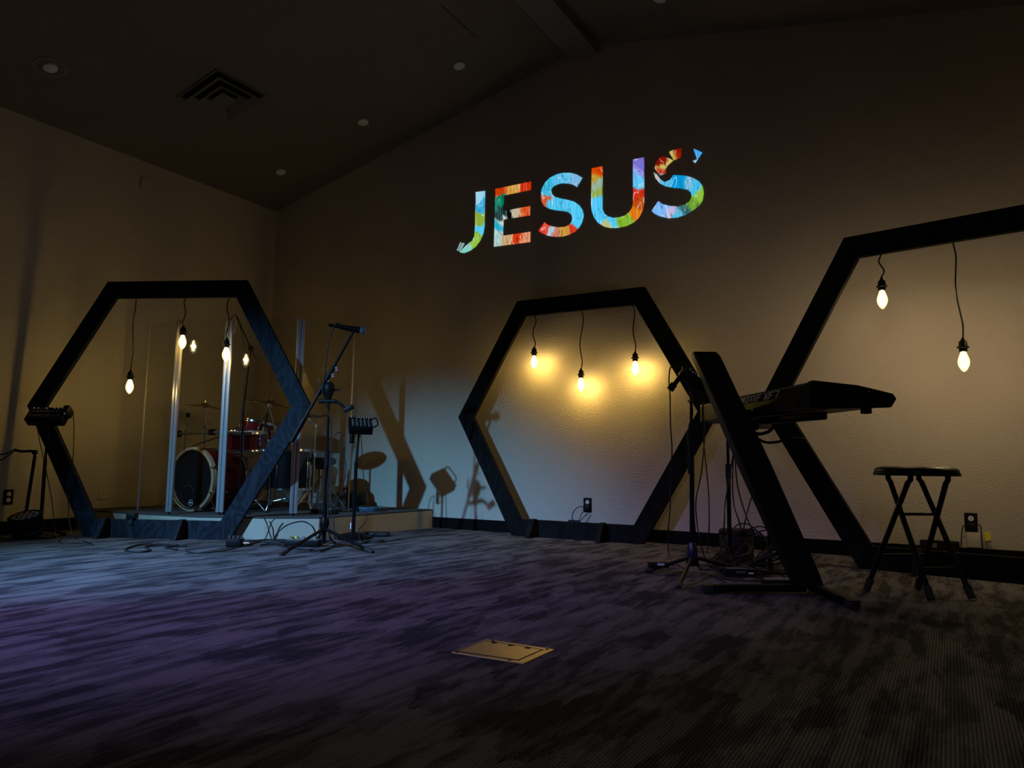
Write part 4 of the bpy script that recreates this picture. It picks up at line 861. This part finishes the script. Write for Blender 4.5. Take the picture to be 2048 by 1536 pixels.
MB().cyl((5.205, -1.56, 1.125), (5.165, -1.58, 1.065), 0.013, seg=14).build('body', M_BLK, t, 40)
MB().cyl((5.166, -1.58, 1.07), (5.146, -1.592, 1.038), 0.020, 0.021, seg=16).build('grille', M_BLKM, t, 40)
MB().cyl((5.212, -1.575, 1.145), (5.196, -1.583, 1.118), 0.0035, seg=8).build('chrome_pin', M_CHR, t, 40)
MB().box((5.222, -1.55, 1.155), (0.035, 0.03, 0.045), frame(RTV, FWD, (0, 0, 1)), 0.01).build('clip', M_BLKM, t, 40)

# two plain stands behind the keyboard
for x, y, z, r, lab in ((5.355, -1.15, 0.86, 0.009, 'thin black pole stand under the far end of the synthesizer'),
                        (5.585, -1.15, 0.60, 0.008, 'thin black pole partly hidden behind the leaning column')):
    t = thing('pole_stand', lab, 'stand', (x, y, 0), 'pole stands behind the keyboard')
    MB().cyl((x, y, 0.02), (x, y, 0.55), r+0.004, seg=12).build('lower_pole', M_BLKM, t, 40)
    MB().cyl((x, y, 0.55), (x, y, z), r, seg=12).build('upper_pole', M_BLKM, t, 40)
    MB().cyl((x, y, 0.53), (x, y, 0.62), r+0.008, seg=12).build('clutch', M_BLK, t, 40)
    MB().lathe([(0, 0), (0.11, 0), (0.11, 0.01), (0.02, 0.025), (0, 0.025)], (x, y, 0), seg=28).build('round_base', M_BLKM, t, 40)
t = thing('round_canister', 'low dark grey drum shaped object behind the cable tangle', 'container', (5.31, -0.80, 0))
MB().lathe([(0, 0), (0.10, 0), (0.105, 0.02), (0.105, 0.19), (0.10, 0.205), (0, 0.208)], (5.31, -0.80, 0), seg=32).build('body', M_DGREY, t, 40)
MB().lathe([(0.107, 0.17), (0.110, 0.175), (0.110, 0.195), (0.107, 0.20)], (5.31, -0.80, 0), seg=32).build('lid_band', M_BLK, t, 40)

# small boxes on the floor
def fbox(name, label, cat, c, size, mx_, extra=()):
    t = thing(name, label, cat, (c[0], c[1], 0))
    MB().box(V(c), size, mx_, 0.004).build('housing', M_BLK, t, 40)
    for nm, off, sz, mm in extra: MB().box(V(c)+mx_ @ V(off), sz, mx_).build(nm, mm, t)
    return t
FR = frame(RTV, FWD, (0, 0, 1))
fbox('wireless_pack', 'small black box with a pale screen resting on a tripod leg', 'electronic box', (5.06, -1.575, 0.048), (0.115, 0.05, 0.030), FR, (('screen', (0.01, -0.026, 0.004), (0.04, 0.002, 0.012), M_PRINT), ('plug', (0.072, 0, 0), (0.03, 0.012, 0.012), M_ALU)))
fbox('direct_box', 'flat black box with a white strip amid the floor cables', 'electronic box', (5.47, -1.42, 0.022), (0.16, 0.09, 0.044), FR, (('label_strip', (0.055, -0.046, 0.0), (0.028, 0.002, 0.008), M_WHT), ('screen', (0.0, -0.046, 0.006), (0.05, 0.002, 0.008), M_GREY), ('top_plate', (0, 0, 0.023), (0.14, 0.07, 0.002), M_GREY)))
fbox('volume_pedal', 'dark foot pedal beside the column stand foot', 'pedal', (5.73, -1.66, 0.02), (0.16, 0.07, 0.03), FR, (('tread', (0, 0, 0.017), (0.14, 0.06, 0.004), M_GREY),))
t = fbox('effect_pedal', 'small black pedal with shiny knobs at the left hexagon foot', 'pedal', (2.14, -2.10, 0.03), (0.10, 0.09, 0.055), FR, (('blue_light_strip', (0.085, -0.02, 0.0), (0.04, 0.006, 0.008), M_LED),))
for k in range(4): MB().cyl(V((2.14, -2.10, 0.055))+RTV*(0.03*(k-1.5)), V((2.14, -2.10, 0.078))+RTV*(0.03*(k-1.5)), 0.008, seg=10).build('knob', M_CHR, t, 40)
t = fbox('pedal_board', 'grey multi effect pedal behind the microphone stand legs', 'pedal', (2.50, -1.80, 0.025), (0.24, 0.12, 0.045), FR, (('yellow_tag', (-0.08, 0.02, 0.035), (0.05, 0.02, 0.012), M_YEL), ('face_plate', (0, 0, 0.024), (0.22, 0.10, 0.002), M_GREY)))
for k in range(5): MB().cyl(V((2.50, -1.80, 0.048))+RTV*(0.042*(k-2)), V((2.50, -1.80, 0.068))+RTV*(0.042*(k-2)), 0.009, seg=10).build('knob', M_ALU, t, 40)
fbox('clamp_camera', 'little black box clipped on the bottom board of the left hexagon', 'electronic box', (1.02, -2.165, 0.165), (0.07, 0.06, 0.045), FR, (('strap', (0.0, -0.02, -0.04), (0.03, 0.012, 0.04), M_RUB),))
tag(MB().box((2.42, -0.95, 0.02), (0.24, 0.12, 0.03), FR, 0.012).build('cable_bag', M_RUB, smooth=40), 'flat black bag of cables against the riser right face', 'bag')

# ------------------------------------------------------------------ folding stool
t = thing('folding_stool', 'black round folding stool with crossed tubular legs', 'stool', (6.365, -1.55, 0))
sc_ = V((6.365, -1.55, 0.572))
MB().lathe([(0, 0), (0.165, 0), (0.178, 0.004), (0.186, 0.016), (0.184, 0.026), (0.176, 0.036), (0.150, 0.044), (0.05, 0.040), (0, 0.040)], sc_, seg=48).build('seat', M_BLKM, t, 50)
MB().lathe([(0.180, 0.0), (0.189, 0.0), (0.191, 0.006), (0.189, 0.014), (0.180, 0.014)], sc_, seg=48).build('seat_rim', M_BLKM, t, 50)
legs = dict(A=((6.406, -1.712), (6.238, -1.486)), C=((6.567, -1.558), (6.371, -1.407)), B=((6.131, -1.567), (6.346, -1.690)), D=((6.346, -1.364), (6.498, -1.622)))
LP = {}
for k, (b_, a_) in legs.items():
    b3, a3 = V((*b_, 0.02)), V((*a_, 0.572)); LP[k] = (b3, a3); d = (b3-a3).normalized()
    lg_ = MB().tube([a3, a3+V((0, 0, -0.018)), a3+(b3-a3)*0.06, b3], 0.0125, 12).build('leg', M_BLKM, t, 60)
    MB().cyl(b3-d*0.05, b3+d*0.012, 0.018, 0.017, seg=14).build('rubber_foot', M_RUB, lg_, 40)
MB().cyl(LP['A'][0].lerp(LP['A'][1], 0.22), LP['C'][0].lerp(LP['C'][1], 0.22), 0.006, seg=10).build('crossbar', M_BLKM, t, 40)
MB().cyl(LP['B'][0].lerp(LP['B'][1], 0.30), LP['D'][0].lerp(LP['D'][1], 0.30), 0.006, seg=10).build('crossbar', M_BLKM, t, 40)
MB().cyl(LP['A'][0].lerp(LP['A'][1], 0.66), LP['C'][0].lerp(LP['C'][1], 0.66), 0.007, seg=10).build('crossbar', M_BLKM, t, 40)

# ------------------------------------------------------------------ brass floor box
t = thing('floor_box', 'brass floor outlet cover with hinged lid set in the carpet', 'floor box', (5.235, -3.555, 0))
MB().prism([(5.102, -3.452, 0.0), (5.366, -3.448, 0.0), (5.364, -3.655, 0.0), (5.103, -3.665, 0.0)], (0, 0, 0.004)).build('flange', M_BRASS, t, bevel=0.004)
MB().prism([(5.110, -3.470, 0.002), (5.339, -3.471, 0.002), (5.336, -3.637, 0.002), (5.110, -3.650, 0.002)], (0, 0, 0.0024)).build('gasket', M_VOID, t)
MB().prism([(5.115, -3.478, 0.003), (5.333, -3.478, 0.003), (5.330, -3.629, 0.003), (5.115, -3.642, 0.003)], (0, 0, 0.0018)).build('lid', M_BRASS, t, bevel=0.001); ld = bpy.context.scene.collection.objects[-1]
for k in range(3):
    MB().cyl((5.155+0.065*k, -3.486, 0.0044), (5.155+0.065*k, -3.486, 0.0053), 0.011, seg=16).build('cable_notch', M_VOID, ld)
for x, y in ((5.136, -3.462), (5.345, -3.464), (5.118, -3.655), (5.31, -3.645)):
    MB().cyl((x, y, 0.003), (x, y, 0.0055), 0.0055, seg=12).build('screw', M_BLK, t)

# ------------------------------------------------------------------ wall outlets
def outlet(label, c, wall, plate, recept, ports=2, w_=0.072, h_=0.118):
    t = thing('wall_outlet', label, 'outlet', c, 'wall outlets')
    F = frame((1, 0, 0), (0, 1, 0), (0, 0, 1)) if wall == 'stage' else frame((0, 1, 0), (1, 0, 0), (0, 0, 1))
    s = -1 if wall == 'stage' else 1
    P = lambda x, d, z: V(c)+F @ V((x, s*d, z))
    MB().box(P(0, 0.004, 0), (w_, 0.008, h_), F, 0.002).build('cover_plate', plate, t, 40)
    for k in range(ports):
        z = 0.024 if k == 0 else -0.024
        MB().cyl(P(0, 0.006, z), P(0, 0.011, z), 0.0165, seg=20).build('receptacle', recept, t, 40); rc = bpy.context.scene.collection.objects[-1]
        for sx in (-1, 1): MB().box(P(sx*0.006, 0.0113, z+0.004), (0.0028, 0.0012, 0.009), F).build('slot', M_VOID, rc)
        MB().cyl(P(0, 0.0105, z-0.008), P(0, 0.012, z-0.008), 0.003, seg=10).build('ground_hole', M_VOID, rc)
    return t
outlet('brown wall outlet with two white receptacles on the left wall', (0, -2.576, 0.292), 'left', M_PLATE, M_WHT)
outlet('brown wall outlet inside the middle hexagon with a cord plugged in', (3.898, 0, 0.27), 'stage', M_PLATE, M_WHT, 1)
outlet('brown wall outlet behind the stool beside a yellow tag', (6.61, 0, 0.265), 'stage', M_PLATE, M_WHT, 1)
outlet('tan wall outlet right of the drum riser', (2.355, 0, 0.285), 'stage', M_TANP, M_TANP)
outlet('dark wall outlet above the black case on the riser', (1.208, 0, 0.285), 'stage', M_PLATE, M_WHT, 1)
tag(MB().box((0.004, -1.805, 0.305), (0.008, 0.085, 0.12), bev=0.002).build('blank_plate', M_WALL), 'blank wall coloured cover plate low on the left wall', 'cover plate')
for c, lab in (((3.90, -0.028, 0.245), 'black plug in the outlet inside the middle hexagon'), ((6.61, -0.028, 0.24), 'black plug adapter in the outlet behind the stool')):
    tag(MB().box(c, (0.05, 0.035, 0.042), bev=0.006).build('power_plug', M_BLK, smooth=40), lab, 'plug')
tag(MB().box((6.625, -0.03, 0.155), (0.088, 0.045, 0.095), bev=0.006).build('power_adapter', M_TANP, smooth=40), 'pale power adapter box under the outlet behind the stool', 'adapter')
tag(MB().box((6.695, -0.05, 0.185), (0.032, 0.006, 0.055), frame((1, 0, 0.1), (0, 1, 0), (-0.1, 0, 1)), 0.001).build('cord_tag', M_YEL), 'bright yellow tag on the cord beside the pale adapter', 'tag')
t = thing('power_strip', 'black power strip on the floor behind the right hexagon board', 'power strip', (6.43, -0.16, 0))
MB().box((6.43, -0.16, 0.075), (0.22, 0.06, 0.15), bev=0.008).build('housing', M_BLK, t, 40)
MB().box((6.40, -0.192, 0.12), (0.03, 0.004, 0.03)).build('receptacle', M_GREY, t)
t = thing('cord_connector', 'small black cord connector behind the middle hexagon bottom board', 'connector', (3.80, -0.05, 0))
MB().box((3.80, -0.055, 0.12), (0.10, 0.04, 0.05), bev=0.008).build('housing', M_BLK, t, 40)

# ------------------------------------------------------------------ cables
for key, lab, r in (
    ('hump', 'black cable arching up in a hump before the riser front', 0.0038), ('a', 'black cable running level along the floor before the riser', 0.004),
    ('c', 'black cable dropping off the riser corner towards the pedals', 0.0035), ('d', 'short black cable hanging off the riser next to the left hexagon', 0.0035),
    ('g', 'black cable looping on the carpet right of the round stand base', 0.004), ('h', 'black cable between the small pedal and the microphone stand foot', 0.0035),
    ('m2a', 'black cable hanging left of the stand beside the riser', 0.003), ('m2b', 'black cable bowing outward left of the stand beside the riser', 0.003),
    ('m2c', 'black cable hanging right of the stand beside the riser', 0.003), ('m1a', 'thin black cable hanging down from the long mixer at far left', 0.003),
    ('m1b', 'thin black cable falling from the right end of the long mixer', 0.003), ('coil', 'black cable loosely coiled on the carpet before the left hexagon', 0.005),
    ('left', 'black cable crossing the carpet from the coil towards the small pedal', 0.0035), ('h1in', 'thin cable poking up inside the left hexagon by the left wall', 0.003),
    ('k1', 'black cable hanging left of the tripod stand by the keyboard', 0.0032), ('k2', 'black cable winding down the tripod stand by the keyboard', 0.0035),
    ('k3', 'black cable leaning left below the far end of the synthesizer', 0.003), ('k4', 'black cable hanging straight below the far end of the synthesizer', 0.003),
    ('k5', 'black cable falling leftward from behind the leaning column', 0.003), ('k6', 'black cable falling straight from behind the leaning column', 0.003),
    ('k7', 'black cable falling rightward from behind the leaning column', 0.003), ('k8', 'short black cable leaving the leaning column low down', 0.003),
    ('k9', 'black cable on the carpet just behind the column stand left foot', 0.004), ('k10', 'black cable on the carpet from the tripod hub to the column base', 0.0035),
    ('k11', 'short black cable beside the flat box near the column base', 0.003), ('k12', 'thin black cable on the carpet between the column and the stool', 0.003),
    ('o1', 'black cord arching left from the outlet inside the middle hexagon', 0.003), ('o2', 'black cord running down from the outlet inside the middle hexagon', 0.003),
    ('r1', 'black cord hanging left of the outlet behind the stool', 0.003), ('r2', 'black cord hanging right of the outlet behind the stool', 0.003)):
    cable(key, lab, r)
for j, (lab, cx, cy, rr, zz) in enumerate((('large tangled coil of black cable on top of the heap below the synthesizer', 5.46, -1.14, 0.17, 0.13),
        ('tangled black cable loops at the left of the heap below the synthesizer', 5.37, -1.20, 0.15, 0.08),
        ('tangled black cable loops at the right of the heap below the synthesizer', 5.60, -1.22, 0.15, 0.08),
        ('flat tangle of black cable in front of the heap below the synthesizer', 5.48, -1.33, 0.15, 0.025))):
    pts = []
    for k in range(60):
        a = k*0.62; q = rr*(0.75+0.35*noise.noise(V((k*0.21, j*3.1, 0))))
        pts.append(V((cx+q*math.cos(a), cy+q*0.8*math.sin(a), max(0.006, zz*(1.0+0.9*noise.noise(V((k*0.33, j, 5))))+zz*0.7*math.sin(a*1.0+j)))))
    cable(pts, lab, 0.0032)
